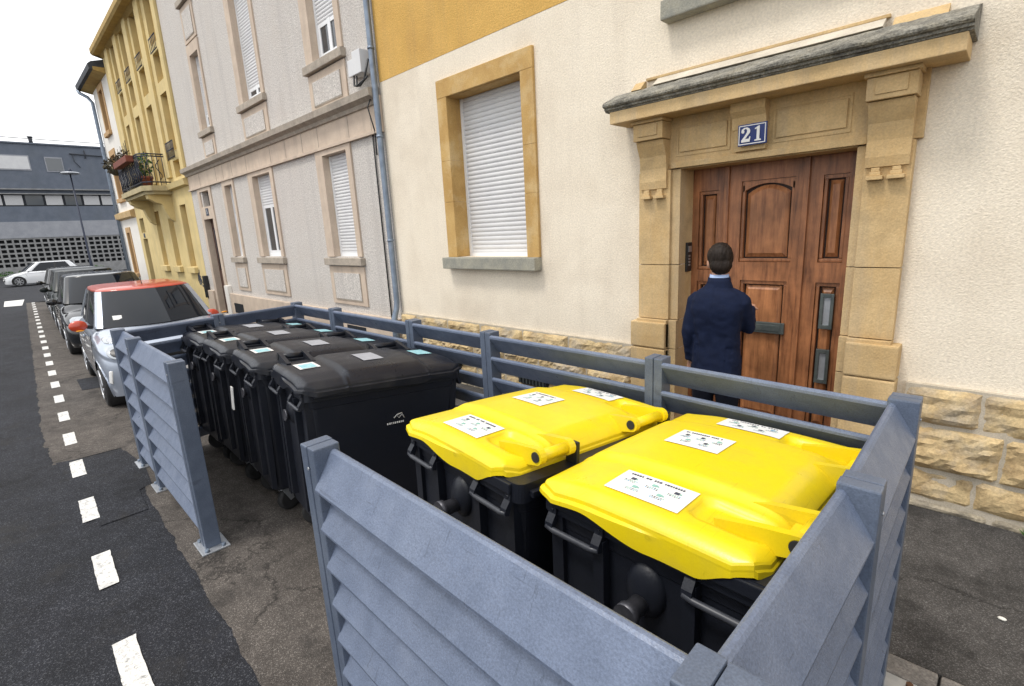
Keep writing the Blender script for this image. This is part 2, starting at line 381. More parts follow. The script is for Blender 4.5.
# kerb and pavements
b = MB(); x = -60.
while x < 12:
    L = 1.0; b.box(x, x+L-.008, 2.414, 2.54, -.2, .012, .012); x += L
structure(b.build('kerb', 'kerb'))
b = MB(); b.box(-29, 12, 2.545, 4.6, -.25, .006); structure(b.build('pavement', 'walk'))
b = MB(); b.box(-29, 12, -9, -5.5, -.25, .10); structure(b.build('far_pavement', 'walk'))
# markings
b = MB(); x = -1.85; i = 0
for k in range(34):
    x = -1.55 - 1.068*k; L = .47
    y = yline(x); pts0 = []; pts1 = []
    for t in range(13):
        xx = x - L*t/12; yy = yline(xx)
        j0 = .006*noise.noise(Vector((xx*30, 0, k))); j1 = .006*noise.noise(Vector((xx*30, 5, k)))
        pts0.append((xx, yy-.008+j0+.0, .008)); pts1.append((xx, yy+.092+j1, .008))
    if x > -28.5: b.add(pts0+pts1, [(t, t+1, 14+t, 13+t) for t in range(12)])
structure(b.build('road_marking', 'paint', recalc=False))
b = MB(); b.add([(-31.2, .18, .006), (-28.0, .10, .006), (-27.8, .62, .006), (-31.3, .82, .006)], [(0, 1, 2, 3)]); structure(b.build('road_marking', 'paint', recalc=False))
b = MB(); b.box(-61.5, -61, -45, 3.2, 0, .12)
structure(b.build('kerb', 'kerb'))

# ------------------------------------------------------------------ facades
def wall_mb(b, x0, x1, z0, z1, holes, y=W, depth=.24, back=10.):
    """front sheet with rectangular openings, reveals and a closed back"""
    xs = sorted({x0, x1}|{h[0] for h in holes}|{h[1] for h in holes}); zs = sorted({z0, z1}|{h[2] for h in holes}|{h[3] for h in holes})
    for i in range(len(xs)-1):
        for j in range(len(zs)-1):
            cx = (xs[i]+xs[i+1])/2; cz = (zs[j]+zs[j+1])/2
            if any(h[0] < cx < h[1] and h[2] < cz < h[3] for h in holes): continue
            b.quad((xs[i], y, zs[j]), (xs[i+1], y, zs[j]), (xs[i+1], y, zs[j+1]), (xs[i], y, zs[j+1]))
    for (a, c, d, e) in holes:
        Y = y+depth
        b.quad((a, y, d), (a, Y, d), (a, Y, e), (a, y, e)); b.quad((c, y, d), (c, y, e), (c, Y, e), (c, Y, d))
        b.quad((a, y, e), (a, Y, e), (c, Y, e), (c, y, e)); b.quad((a, y, d), (c, y, d), (c, Y, d), (a, Y, d))
        b.quad((a, Y, d), (c, Y, d), (c, Y, e), (a, Y, e))
    Y = y+back
    b.quad((x0, y, z0), (x0, y, z1), (x0, Y, z1), (x0, Y, z0)); b.quad((x1, y, z0), (x1, Y, z0), (x1, Y, z1), (x1, y, z1))
    b.quad((x0, y, z1), (x1, y, z1), (x1, Y, z1), (x0, Y, z1)); b.quad((x0, Y, z0), (x0, Y, z1), (x1, Y, z1), (x1, Y, z0))
    return b
def shutter_mb(b, x0, x1, z0, z1, y, pitch=.052):
    n = max(1, int(round((z1-z0)/pitch))); p = (z1-z0)/n
    pr = []
    for k in range(n):
        z = z0+k*p
        pr += [(y+.006, z), (y-.001, z+.004), (y-.006, z+p*.35), (y-.006, z+p*.6), (y-.001, z+p-.006), (y+.006, z+p-.003)]
    pr.append((y+.006, z1))
    vs = [(x0, a, c) for a, c in pr]+[(x1, a, c) for a, c in pr]; n2 = len(pr)
    b.add(vs, [(i, i+n2, i+n2+1, i+1) for i in range(n2-1)])
    b.box(x0, x1, y+.008, y+.02, z0, z1)
    return b

# ---- house 21 (cream)
H21 = thing('apartment_house', 'cream rendered apartment house with ochre upper wall, carved stone doorway and blue number plate', 'house', (-1.45, W, 0))
O = (-1.45, W, 0)
def hb(): return MB(O)
holes_w = [(-4.98, -3.78, 1.68, 3.54)]
doorh = (-2.03, -.80, .0, 2.41)
upw = (-1.96, -.95, 3.62, 5.2)
XR = 9.0
w2 = (2.2, 3.4, 1.68, 3.54)
b = hb(); wall_mb(b, -6.38, XR, 0., 4.0, [holes_w[0], doorh, (upw[0], upw[1], upw[2], 4.0), w2], depth=.26)
b.build('wall', 'cream', H21)
b = hb(); wall_mb(b, -6.38, XR, 4.002, 9.5, [(-4.98, -3.78, 5.0, 6.9), (upw[0], upw[1], 4.002, upw[3]), (2.2, 3.4, 5., 6.9)], y=W-.002, depth=.26)
b.build('upper_wall', 'ochre', H21)
def window_set(parent, mk, x0, x1, z0, z1, fr=.17, top=.20, out=.035, sh_to=None, stone='sando', sill='sill'):
    """stone surround + sill + roller shutter (down to sh_to) + glazing"""
    b = mk(); y = W-out; iw = .012
    b.box(x0-fr, x1+fr, y, W+.02, z1, z1+top, .006)
    # jambs in three stones each
    hs = [z0, z0+(z1-z0)*.36, z0+(z1-z0)*.62, z1]
    for (a, c) in ((x0-fr, x0+.004), (x1-.004, x1+fr)):
        for i in range(3):
            b.box(a, c, y+random.uniform(0, .003), W+.24, hs[i]+.0008, hs[i+1]-.0012, .003)
    b.box(x0+.004, x1-.004, W+.0, W+.24, z1-.004, z1+.02)
    s = b.build('window_surround', stone, parent)
    b = mk(); b.box(x0-fr-.03, x1+fr+.0, W-.12, W+.03, z0-.14, z0-.0, .012); b.box(x0, x1, W+.03, W+.25, z0-.1, z0-.005)
    b.build('sill', sill, s)
    f = mk(); yf = W+.19
    for (a, c, d, e) in ((x0, x0+.045, z0, z1), (x1-.045, x1, z0, z1), (x0+.045, x1-.045, z0, z0+.04)):
        f.box(a, c, yf-.012, yf+.03, d, e)
    if sh_to is not None and sh_to > z0+.1:
        f.box((x0+x1)/2-.04, (x0+x1)/2+.04, yf+.0, yf+.03, z0+.04, sh_to+.05); f.box(x0+.045, x0+.11, yf+.002, yf+.028, z0+.04, sh_to); f.box(x1-.11, x1-.045, yf+.002, yf+.028, z0+.04, sh_to)
        f.box(x0+.11, x1-.11, yf+.003, yf+.027, z0+.04, z0+.10)
    w = f.build('window', 'pvc', parent)
    sz = z0+.03 if sh_to is None else sh_to
    b = mk(); shutter_mb(b, x0+.04, x1-.04, sz, z1, yf-.0+.002); b.build('shutter', 'shutter', w)
    if sh_to is not None:
        b = mk(); b.box(x0+.1, x1-.1, yf+.016, yf+.020, z0+.09, sh_to+.04); b.build('pane', 'pane', w)
    return w
window_set(H21, hb, -4.98, -3.78, 1.68, 3.54)
window_set(H21, hb, 2.2, 3.4, 1.68, 3.54)
window_set(H21, hb, -4.98, -3.78, 5.0, 6.9, sh_to=5.6)
# stair window above the door: only its sill and the foot of its surround show
window_set(H21, hb, -1.96, -.95, 3.66, 5.2, fr=.2, sh_to=4.2, stone='sand', sill='sill')

# rock-faced plinth
def rock_block(b, x0, x1, z0, z1, y, rough, seed, nx=None, nz=None):
    nx = nx or max(6, int((x1-x0)/.028)); nz = nz or max(5, int((z1-z0)/.026))
    def fn(u, v):
        e = min(u*(x1-x0), (1-u)*(x1-x0), v*(z1-z0), (1-v)*(z1-z0))
        k = min(1., e/.045); k = k*k*(3-2*k)
        x = x0+u*(x1-x0); z = z0+v*(z1-z0)
        p = Vector((x*3.2+seed, z*5.0, seed*1.7)); q = Vector((x*12+seed, z*18, 3.3)); r = Vector((x*40, z*50, seed))
        d = .055*k*rough*(1+1.1*noise.noise(p)+.55*noise.noise(q)) + .010*k*noise.noise(r)*rough*2
        ridge = abs(noise.noise(Vector((x*5+seed*3, z*9, 9.)))); d += .030*k*rough*(ridge-.15)
        jx = .010*noise.noise(Vector((z*14, seed, 1))) if u in (0., 1.) else 0
        jz = .010*noise.noise(Vector((x*9, seed, 5))) if v in (0., 1.) else 0
        return (x+jx, y-.008-max(0, d), z+jz)
    b.grid(fn, nx, nz, smooth=False)
    return b
def courses(x0, x1, parent):
    rng = random.Random(int(x0*10)); bj = hb()
    bj.box(x0, x1, W-.042, W+.02, 0, .865); bj.build('plinth_joint', 'joint', parent)
    top = hb(); mid = hb(); low = hb()
    for ci, (z0, z1) in enumerate(((.606, .862), (.292, .600), (.078, .288), (-.02, .072))):
        x = x0 - rng.uniform(0, .3)
        while x < x1-.02:
            L = rng.uniform(.42, .78); a = max(x, x0); c = min(x+L, x1)
            if x1-c < .12: c = x1
            if c-a > .06:
                tgt = top if ci == 0 else (mid if ci == 1 else low)
                rough = (.50, .85, .42, .35)[ci]*rng.uniform(.8, 1.15)
                tgt.mat('rubbleg' if ci == 3 or (ci == 2 and rng.random() < .25) else 'rubble')
                rock_block(tgt, a+.003, c-.003, z0, z1-.003+rng.uniform(-.008, .0), W-.03, rough, rng.uniform(0, 50))
            x = c if c == x1 else x+L
    for t in (top, mid, low):
        t.build('plinth_course', None, parent, weld=True)
courses(-6.36, -2.46, H21); courses(-.40, 5.0, H21)
b = hb(); b.box(5.0, XR, W-.05, W+.02, 0, .86, .01); b.build('plinth_course', 'rubble', H21)
# basement vents in the plinth
for (vx, vz) in ((-3.95, .36), (-5.45, .36)):
    b = hb(); b.box(vx, vx+.42, W-.10, W-.02, vz-.12, vz+.10, .004); v = b.build('basement_grille', 'dark', H21)
    b = hb()
    for k in range(8): b.box(vx+.03+k*.05, vx+.045+k*.05, W-.115, W-.10, vz-.11, vz+.09)
    b.build('grille_bar', 'oldmetal', v)

# door surround: pilasters, consoles, frieze, cornice
DS = hb()
for (a, c, s) in ((-2.42, -2.10, -1), (-.75, -.47, 1)):
    inner = c if s < 0 else a
    # jamb next to the opening
    ja, jc = (c, -2.03) if s < 0 else (-.80, a)
    for (z0, z1) in ((0, .88), (.885, 1.14), (1.145, 1.62), (1.625, 2.405)):
        ex = .035 if z1 < 1.2 else 0
        DS.box(a+.03*(s < 0)-.02*0, c-.03*(s > 0), W-.075-ex, W+.02, z0, z1-.0012, .0025)
        if z1 < 1.2: DS.box(a-(.02 if s < 0 else .0)+.0, c+(.02 if s > 0 else 0), W-.10-ex, W+.02, z0, z1-.004-(.02 if z1 > 1 else 0), .012)
        DS.box(min(ja, jc)-(.004 if s > 0 else 0), max(ja, jc)+(.004 if s < 0 else 0), W-.045-ex*.8, W+.255, z0, z1-.0012, .0025)
DS.box(-2.40, -.47, W-.05, W+.02, 2.41, 2.86, .004)       # frieze slab
DS.box(-2.10, -.75, W-.075, W+.0, 2.41, 2.455, .004)       # architrave strip
DS.box(-2.026, -.804, W-.04, W+.24, 2.402, 2.415)
dso = DS.build('door_surround', 'sand', H21)
for (a, c) in ((-2.06, -1.63), (-1.33, -.85)):
    b = hb()
    y = W-.05
    b.box(a, c, y-.006, y, 2.50, 2.515); b.box(a, c, y-.006, y, 2.725, 2.74); b.box(a, a+.015, y-.006, y, 2.515, 2.725); b.box(c-.015, c, y-.006, y, 2.515, 2.725)
    b.box(a+.025, c-.025, y-.012, y, 2.53, 2.71, .006)
    b.build('frieze_panel', 'sand', dso)
def console(x0, x1):
    b = hb(); yb = W-.07
    prof = [(W, 2.26), (yb-.025, 2.26), (yb-.035, 2.32), (yb-.03, 2.42), (yb-.045, 2.52), (yb-.085, 2.60), (yb-.10, 2.64), (W, 2.64)]
    b.prism(prof, 'x', x0, x1); b.box(x0-.012, x1+.012, W-.20, W, 2.645, 2.774, .005)
    b.box(x0+.035, x1-.035, W-.208, W-.19, 2.675, 2.765, .003)
    b.box(x0-.025, x1+.025, W-.225, W, 2.775, 2.799, .003)
    c = b.build('console', 'sand', dso)
    b = hb()
    for cx in (x0+.06, x1-.06):
        w = .05
        for zz, ww in ((2.255, .022), (2.23, .030), (2.205, .044)):
            b.box(cx-ww, cx+ww, W-.085-ww*.9, W-.05, zz-.024, zz, .003)
    b.build('gutta', 'sand', c)
console(-2.365, -2.125); console(-.745, -.515)
b = hb(); b.prism([(W-.04, 2.62), (W-.10, 2.62), (W-.115, 2.70), (W-.15, 2.74), (W-.15, 2.799), (W-.04, 2.799)], 'x', -1.60, -1.36)
b.prism([(W-.04, 2.47), (W-.085, 2.47), (W-.095, 2.62), (W-.04, 2.62)], 'x', -1.585, -1.365); b.build('keystone', 'sand', dso)
# cornice: plain fascia, dark weathered moulding, sloping top
b = hb(); b.box(-2.54, -.30, W-.30, W, 2.80, 2.895, .006); cor = b.build('cornice', 'sand', dso)
def dark_mould():
    b = hb(); n = 120
    prof = [(0, 2.897), (-.30, 2.897), (-.304, 2.908), (-.318, 2.911), (-.320, 2.926), (-.336, 2.930), (-.345, 2.940), (-.345, 2.955), (-.332, 2.966), (-.25, 3.002), (-.14, 3.052), (0, 3.09)]
    def fn(u, v):
        k = v*(len(prof)-1); i = min(int(k), len(prof)-2); t = k-i
        y = prof[i][0]*(1-t)+prof[i+1][0]*t; z = prof[i][1]*(1-t)+prof[i+1][1]*t
        x = -2.58+2.30*u
        q = noise.noise(Vector((x*6, y*20, z*20)))*.004 + noise.noise(Vector((x*28, y*40, z*40)))*.003
        if v > .7: z += q*1.2
        y2 = W+y-(q if v > .1 else 0)
        return (x, min(y2, W), z)
    b.grid(fn, n, 22, smooth=False)
    for x in (-2.58, -.28):
        b.add([(x, W+p[0], p[1]) for p in prof], [list(range(len(prof)))])
    return b
dark_mould().build('weathered_moulding', 'lichen', cor, weld=True)
b = hb(); b.prism([(W, 3.05), (W-.12, 3.072), (W-.03, 3.135), (W, 3.135)], 'x', -2.25, -.72); b.build('mortar_slope', 'mortar', cor)
b = hb(); b.box(-2.36, -.70, W-.028, W, 3.137, 3.158, .004); b.prism([(W, 3.05), (W-.10, 3.07), (W-.02, 3.14), (W, 3.14)], 'x', -2.46, -2.37); b.prism([(W, 3.05), (W-.08, 3.06), (W-.015, 3.13), (W, 3.13)], 'x', -.68, -.42); b.build('drip_strip', 'sand', cor)

# number plate 21
b = hb(); y = W-.112; PX0, PX1, PZ0, PZ1 = -1.545, -1.345, 2.500, 2.645
b.prism([(y, PZ0), (y-.008, PZ0), (y-.014-.004, PZ1), (y-.004, PZ1)], 'x', PX0, PX1); pl = b.build('number_plate', 'enamel', H21)
def flat_poly(b, pts, y, cx, cz, s):
    n = len(pts); b.add([(cx+p[0]*s, y-.003, cz+p[1]*s) for p in pts]+[(cx+p[0]*s, y, cz+p[1]*s) for p in pts],
                        [list(range(n))]+[(i, (i+1) % n, n+(i+1) % n, n+i) for i in range(n)])
two = [(-.30, -.5), (.32, -.5), (.36, -.14), (.28, -.14), (.24, -.28), (-.02, -.28), (.16, -.06), (.31, .13), (.33, .28), (.26, .43), (.08, .52), (-.12, .51), (-.28, .40), (-.32, .24), (-.25, .13), (-.13, .14), (-.08, .24), (-.13, .34), (-.06, .42), (.03, .42), (.10, .33), (.09, .17), (-.05, -.05), (-.30, -.36)]
one = [(-.22, -.5), (.24, -.5), (.24, -.42), (.12, -.38), (.12, .52), (.02, .52), (-.22, .38), (-.22, .30), (-.08, .33), (-.08, -.38), (-.22, -.42)]
b = hb().mat('enamelw'); yy = y-.0185; zc = (PZ0+PZ1)/2; xc = (PX0+PX1)/2
# each digit tessellated from triangles so concave outlines stay clean
def poly_tri(b, pts, y, cx, cz, s):
    from mathutils.geometry import tessellate_polygon
    v3 = [Vector((p[0], p[1], 0)) for p in pts]
    b.add([(cx+p[0]*s, y, cz+p[1]*s) for p in pts], [list(t) for t in tessellate_polygon([v3])])
poly_tri(b, two, yy, xc-.045, zc, .098); poly_tri(b, one, yy, xc+.040, zc, .098)
fw = .006; o_ = .007
for (a, c, d, e) in ((PX0+o_, PX1-o_, PZ0+o_, PZ0+o_+fw), (PX0+o_, PX1-o_, PZ1-o_-fw, PZ1-o_), (PX0+o_, PX0+o_+fw, PZ0+o_+fw, PZ1-o_-fw), (PX1-o_-fw, PX1-o_, PZ0+o_+fw, PZ1-o_-fw)):
    b.quad((a, yy, d), (c, yy, d), (c, yy, e), (a, yy, e))
b.build('house_number', None, pl)

# wooden door
yd = W+.245
b = hb(); b.box(-2.03, -.80, yd, yd+.02, .0, 2.41); dr = b.build('door', 'woodd', H21)
def leaf(x0, x1, panels, lean=0):
    """frame rails round raised panels; panels = (x0,x1,z0,z1,arched)"""
    b = hb(); yf = yd-.05
    zs = sorted({.16, 2.40}|{p[2] for p in panels}|{p[3] for p in panels}); xs = sorted({x0, x1}|{p[0] for p in panels}|{p[1] for p in panels})
    for i in range(len(xs)-1):
        for j in range(len(zs)-1):
            cx = (xs[i]+xs[i+1])/2; cz = (zs[j]+zs[j+1])/2
            if any(p[0] < cx < p[1] and p[2] < cz < p[3] for p in panels): continue
            b.box(xs[i], xs[i+1], yf, yd, zs[j], zs[j+1])
    l = b.build('door_leaf', 'wood', dr)
    for p in panels:
        a, c, d, e = p[:4]; arch = p[4] if len(p) > 4 else 0
        b = hb(); m1 = .028
        for (q0, q1, r0, r1) in ((a, c, d, d+m1), (a, a+m1, d+m1, e-m1), (c-m1, c, d+m1, e-m1)):
            b.box(q0+.002, q1-.002, yf+.012, yd, r0+.002, r1, .006)
        n = 14
        pr = []
        for k in range(n+1):
            t = k/n; xx = a+.002+(c-a-.004)*t
            pr.append((xx, e-m1-arch*(2*t-1)**2*1.0))
        b.prism([(a+.002, e-.002), (c-.002, e-.002)]+pr[::-1], 'y', yf+.012, yd)
        b.build('panel_moulding', 'wood', l)
        b = hb(); g = m1+.012; bm0 = .035
        o = [(a+g, d+g), (c-g, d+g), (c-g, e-g-arch), (a+g, e-g-arch)]
        if arch:
            o = o[:2]+[(c-g-(c-a-2*g)*k/10, e-g-arch*(2*(k/10)-1)**2) for k in range(11)]
        cx = (a+c)/2; cz = (d+e)/2
        i_ = [(cx+(q[0]-cx)*(1-2*bm0/(c-a)), cz+(q[1]-cz)*(1-2*bm0/(e-d))) for q in o]; n = len(o)
        b.add([(q[0], yd-.012, q[1]) for q in o]+[(q[0], yf+.020, q[1]) for q in i_]+[(q[0], yd, q[1]) for q in o],
              [(k, (k+1) % n, n+(k+1) % n, n+k) for k in range(n)]+[list(range(n, 2*n))]+[(k, (k+1) % n, 2*n+(k+1) % n, 2*n+k) for k in range(n)])
        b.build('door_panel', 'woodl', l)
    return l
leaf(-2.03, -1.745, [(-1.97, -1.80, 1.56, 2.22), (-1.97, -1.80, .30, 1.46)])
ml = leaf(-1.725, -1.16, [(-1.62, -1.225, 1.63, 2.27, .06), (-1.60, -1.24, .30, 1.48)])
sl = leaf(-1.14, -.80, [(-1.04, -.88, 1.63, 2.26), (-1.04, -.88, .30, 1.48)])
b = hb(); b.box(-1.168, -1.128, yd-.075, yd-.04, .16, 2.40, .006); b.box(-1.755, -1.715, yd-.07, yd-.04, .16, 2.40, .006); b.build('cover_strip', 'wood', dr)
b = hb(); b.box(-1.60, -1.235, yd-.066, yd-.045, 1.055, 1.145, .004); q = b.build('letter_plate', 'oldmetal', ml)
b = hb(); b.box(-1.57, -1.265, yd-.071, yd-.066, 1.075, 1.125, .003); b.build('letter_flap', 'oldmetal', q)
for (z0, z1) in ((1.13, 1.40), (.70, .97)):
    b = hb(); x0, x1 = -.995, -.905
    for (a, c, d, e) in ((x0, x0+.022, z0, z1), (x1-.022, x1, z0, z1), (x0+.022, x1-.022, z0, z0+.03), (x0+.022, x1-.022, z1-.03, z1)):
        b.box(a, c, yd-.068, yd-.045, d, e, .002)
    q = b.build('letter_slot', 'oldmetal', sl)
    b = hb(); b.box(x0+.022, x1-.022, yd-.052, yd-.044, z0+.03, z1-.03); b.build('slot_flap', 'galv', q)
b = hb(); b.box(-2.2, -.7, W-.16, W+.2, -.02, .10, .01); b.build('doorstep', 'brick', H21)
b = hb(); b.box(-2.03, -.80, W-.1, W+.2, .10, .16, .01); b.build('threshold', 'brick', H21)
# intercom on the left reveal
b = hb(); b.box(-2.031, -2.008, W+.075, W+.165, 1.55, 1.80, .006); ic = b.build('intercom', 'black', H21)
b = hb()
for k in range(4): b.box(-2.008, -2.002, W+.10, W+.125, 1.60+k*.026, 1.615+k*.026)
b.box(-2.008, -2.002, W+.095, W+.145, 1.72, 1.77); b.build('button', 'silverbtn', ic)

# ---- grey house
G = thing('apartment_building', 'pinkish grey pebbledash apartment building with beige trim and white roller shutters', 'house', (-11.0, W, 0))
OG = (-11.0, W, 0)
def gb(): return MB(OG)
gw = [  # x0,x1,z0,z1, shutter bottom, kind
    (-8.24, -7.45, 1.68, 3.30, None), (-11.40, -10.47, 1.68, 3.30, 2.72), (-13.16, -12.66, 1.68, 3.28, 2.66),
    (-8.14, -7.34, 4.66, 6.75, 5.20), (-11.22, -10.30, 4.66, 6.75, 4.92), (-14.0, -13.4, 4.60, 6.2, 4.95),
    (-8.14, -7.34, 7.6, 9.4, 8.3), (-11.22, -10.30, 7.6, 9.4, 8.0), (-14.0, -13.4, 7.35, 9.1, 8.0)]
doorg = (-15.12, -14.38, .14, 2.62); trg = (-15.0, -14.42, 2.92, 3.30)
b = gb(); wall_mb(b, -15.9, -6.39, 0, 3.42, [g[:4] for g in gw[:3]]+[doorg, trg], depth=.19); b.build('wall', 'pebble', G)
b = gb(); wall_mb(b, -15.9, -6.39, 3.85, 11., [g[:4] for g in gw[3:]], depth=.19); b.build('upper_wall', 'pebble', G)
b = gb(); b.box(-15.9, -6.39, W-.03, W+10, 3.42, 3.85)
b.box(-15.92, -6.385, W-.055, W, 3.38, 3.425, .004); fr = b.build('frieze', 'trim', G)
b = gb()
for x in (-14.9, -13.6, -13.1, -12.5, -11.6, -10.3, -9.6, -8.9, -8.3, -7.3):
    b.box(x, x+.012, W-.034, W-.02, 3.43, 3.76)
b.build('block_joint', 'ledge', fr)
b = gb(); b.prism([(W, 3.74), (W-.06, 3.75), (W-.08, 3.80), (W-.16, 3.84), (W-.17, 3.93), (W, 3.96)], 'x', -15.95, -6.42); b.build('string_course', 'ledge', G)
def gwin(x0, x1, z0, z1, sh, ground):
    fr = .24 if x1-x0 > .7 else .17
    b = gb(); y = W-.03; yb = W+.18
    b.box(x0-fr, x0+.004, y, yb, z0, z1-.004, .003); b.box(x1-.004, x1+fr*.55, y, yb, z0, z1-.004, .003)
    top = 3.38 if ground else z1+.22
    b.box(x0-fr, x1+fr*.55, y+.001, yb, z1-.004, top, .003)
    # apron with sunken panel
    zb = .92 if ground else (4.0 if z0 < 7 else z0-.85)
    b.box(x0-fr, x1+fr*.55, y+.006, W, zb-.04, z0-.16, .003)
    s = b.build('window_surround', 'trim', G)
    b = gb(); b.box(x0-fr-.05, x1+fr*.55+.04, W-.085, W+.04, z0-.14, z0-.02, .01); b.box(x0, x1, W+.04, W+.18, z0-.12, z0-.004); b.build('sill', 'ledge', s)
    b = gb(); px0, px1, pz0, pz1 = x0-fr+.15, x1-.02, zb+.05, z0-.27
    b.box(px0, px1, y-.006, y+.004, pz0, pz1, .002)
    b.build('apron_panel', 'pebble' if not ground else 'pebble', s)
    b = gb()
    b.box(px0-.018, px0-.004, y-.004, y+.006, pz0-.018, pz1); b.box(px0-.018, px1+.016, y-.004, y+.006, pz0-.02, pz0-.004); b.box(px1+.003, px1+.016, y-.004, y+.006, pz0-.003, pz1)
    b.build('panel_groove', 'ledge', s)
    f = gb(); yf = W+.10
    for (a, c, d, e) in ((x0, x0+.05, z0, z1), (x1-.05, x1, z0, z1), (x0+.05, x1-.05, z0, z0+.05)): f.box(a, c, yf-.012, yf+.03, d, e)
    if sh:
        m_ = (x0+x1)/2
        f.box(m_-.045, m_+.045, yf-.002, yf+.03, z0+.05, sh+.03)
        for (a, c) in ((x0+.05, x0+.11), (x1-.11, x1-.05)): f.box(a, c, yf+.001, yf+.03, z0+.05, sh)
        f.box(x0+.11, x1-.11, yf+.001, yf+.03, z0+.05, z0+.12); f.box(x0+.11, x1-.11, yf+.001, yf+.03, sh-.06, sh)
    w = f.build('window', 'pvc', G)
    b = gb(); shutter_mb(b, x0+.045, x1-.045, sh or z0+.03, z1, yf); b.build('shutter', 'shutter', w)
    if sh:
        b = gb(); b.box(x0+.1, x1-.1, yf+.014, yf+.018, z0+.1, sh+.0); b.build('pane', 'pane', w)
for i, g in enumerate(gw): gwin(*g, ground=i < 3)
# door, transom, number and surround
b = gb(); y = W-.03
b.box(-15.30, -15.116, y, W+.18, 0, 3.297, .003); b.box(-14.384, -14.22, y, W+.18, 0, 3.297, .003); b.box(-15.12, -14.38, y+.003, W+.1, 2.616, 2.924, .003)
b.box(-15.30, -14.22, y+.002, W+.15, 3.297, 3.38)
b.build('door_surround', 'trim', G)
b = gb(); b.box(-15.12, -14.38, W+.12, W+.16, .14, 2.62, .004); dg_ = b.build('door', 'doorred', G)
b = gb(); b.box(-14.95, -14.55, W+.112, W+.122, 1.3, 2.4); b.build('door_glass', 'pane', dg_)
b = gb()
for k in range(5): b.tube([(-14.92+k*.085, W+.105, 1.3), (-14.90+k*.085, W+.1, 1.8), (-14.92+k*.085, W+.105, 2.4)], .008, 5)
b.build('door_grille', 'iron', dg_)
b = gb(); b.box(-15.0, -14.42, W+.12, W+.16, 2.92, 3.30); b.build('transom', 'pane', G)
b = gb(); b.box(-14.83, -14.62, W-.036, W-.026, 2.70, 2.88, .003); np_ = b.build('number_plate', 'ink', G)
b = gb(); b.xf(text_mb('5', .15, 'enamelw'), Matrix.Translation(Vector((-14.725+11, -.038, 2.79))) @ Matrix.Rotation(pi/2, 4, 'X')); b.build('house_number', None, np_)
b = gb(); b.box(-14.2, -6.42, W-.07, W, 0, .76, .01); b.box(-15.9, -15.32, W-.07, W, 0, .76, .01)
b.build('plinth', 'trim', G)
for vx in (-13.72, -8.0): 
    b = gb(); b.box(vx, vx+.62, W-.075, W-.065, .30, .54); b.build('basement_vent', 'dark', G)
b = gb(); b.box(-14.22, -13.95, W-.10, W, 0, .95, .01); b.build('door_stone', 'white', G)
# downpipe with brackets, cable and junction boxes
b = gb(); b.tube([(-6.40, W-.07, z) for z in (11, 7, 5, 3, 1.02)]+[(-6.40, W-.09, .92), (-6.38, W-.15, .80), (-6.38, W-.15, .62), (-6.38, W-.15, .05)], [.040]*5+[.040, .045, .050, .055], 12)
pp = b.build('downpipe', 'zinc', G)
b = gb()
for z in (1.9, 3.3, 4.4, 5.4):
    b = gb(); b.tube([(-6.40, W-.07, z), (-6.40, W-.07, z+.03)], .048, 12); b.build('pipe_bracket', 'zinc', pp)
b = gb(); b.tube([(-6.66, W-.02, z) for z in (3.75, 2.6, 1.6, .2)], .012, 6); b.tube([(-6.50, W-.05, 3.9), (-6.52, W-.14, 3.7), (-6.54, W-.05, 3.4), (-6.60, W-.02, 3.1)], .01, 6)
b.tube([(-6.85, W-.1, 4.17), (-6.8, W-.14, 4.03), (-6.65, W-.14, 4.0), (-6.5, W-.1, 4.1)], .014, 6); b.tube([(-6.78, W-.1, 4.15), (-6.7, W-.16, 4.0), (-6.56, W-.12, 4.06), (-6.46, W-.09, 4.3)], .014, 6)
b.build('cable', 'black', G)
b = gb(); b.box(-6.96, -6.78, W-.12, W, 4.17, 4.38, .008); b.box(-6.76, -6.55, W-.16, W, 4.15, 4.44, .008); b.build('junction_box', 'shutter', G)

# ---- yellow house with balcony
YH = thing('apartment_building', 'yellow rendered apartment building with tall recessed windows and a flower balcony', 'house', (-19.2, W, 0))
OY = (-19.2, W, 0)
def yb_(): return MB(OY)
cols = [-16.78, -18.55, -20.15, -21.65]
yh = []
for i, c in enumerate(cols):
    hw = .33
    yh += [(c-hw, c+hw, 4.0 if i else 4.55, 6.0), (c-hw, c+hw, 6.30, 7.0), (c-hw, c+hw, 7.2, 8.45)]
for c in (-17.0, -18.58, -20.2): yh.append((c-.30, c+.30, 1.38, 3.12))
ydoor = (-22.95, -22.25, .1, 2.3); ytr = (-22.95, -22.30, 2.52, 3.02)
yh += [(-17.1, -16.5, 3.86, 4.3)]
b = yb_(); wall_mb(b, -23.4, -15.92, 0, 8.95, yh+[ydoor, ytr], depth=.20); b.build('wall', 'yel', YH)
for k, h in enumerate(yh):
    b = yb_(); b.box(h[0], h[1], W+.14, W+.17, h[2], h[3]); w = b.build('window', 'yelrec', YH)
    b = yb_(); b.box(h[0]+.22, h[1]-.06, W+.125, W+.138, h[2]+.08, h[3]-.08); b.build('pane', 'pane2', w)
for c in (-17.0, -18.58, -20.2):
    b = yb_(); b.box(c-.42, c+.42, W-.10, W+.03, 1.20, 1.37, .01); b.build('sill', 'yel', YH)
b = yb_()
for c in (-15.92, -17.65, -19.35, -20.9, -22.45):
    b.box(c-.22 if c < -16 else -16.22, c+.22 if c < -16 else -15.925, W-.07, W, 3.9, 8.6, .01)
b.build('pilaster', 'yel', YH)
b = yb_(); b.prism([(W, 3.55), (W-.12, 3.58), (W-.15, 3.72), (W, 3.78)], 'x', -23.42, -15.90); b.build('string_course', 'yel', YH)
b = yb_(); b.box(-22.95, -22.25, W+.14, W+.18, .1, 2.3); b.build('door', 'doorred', YH)
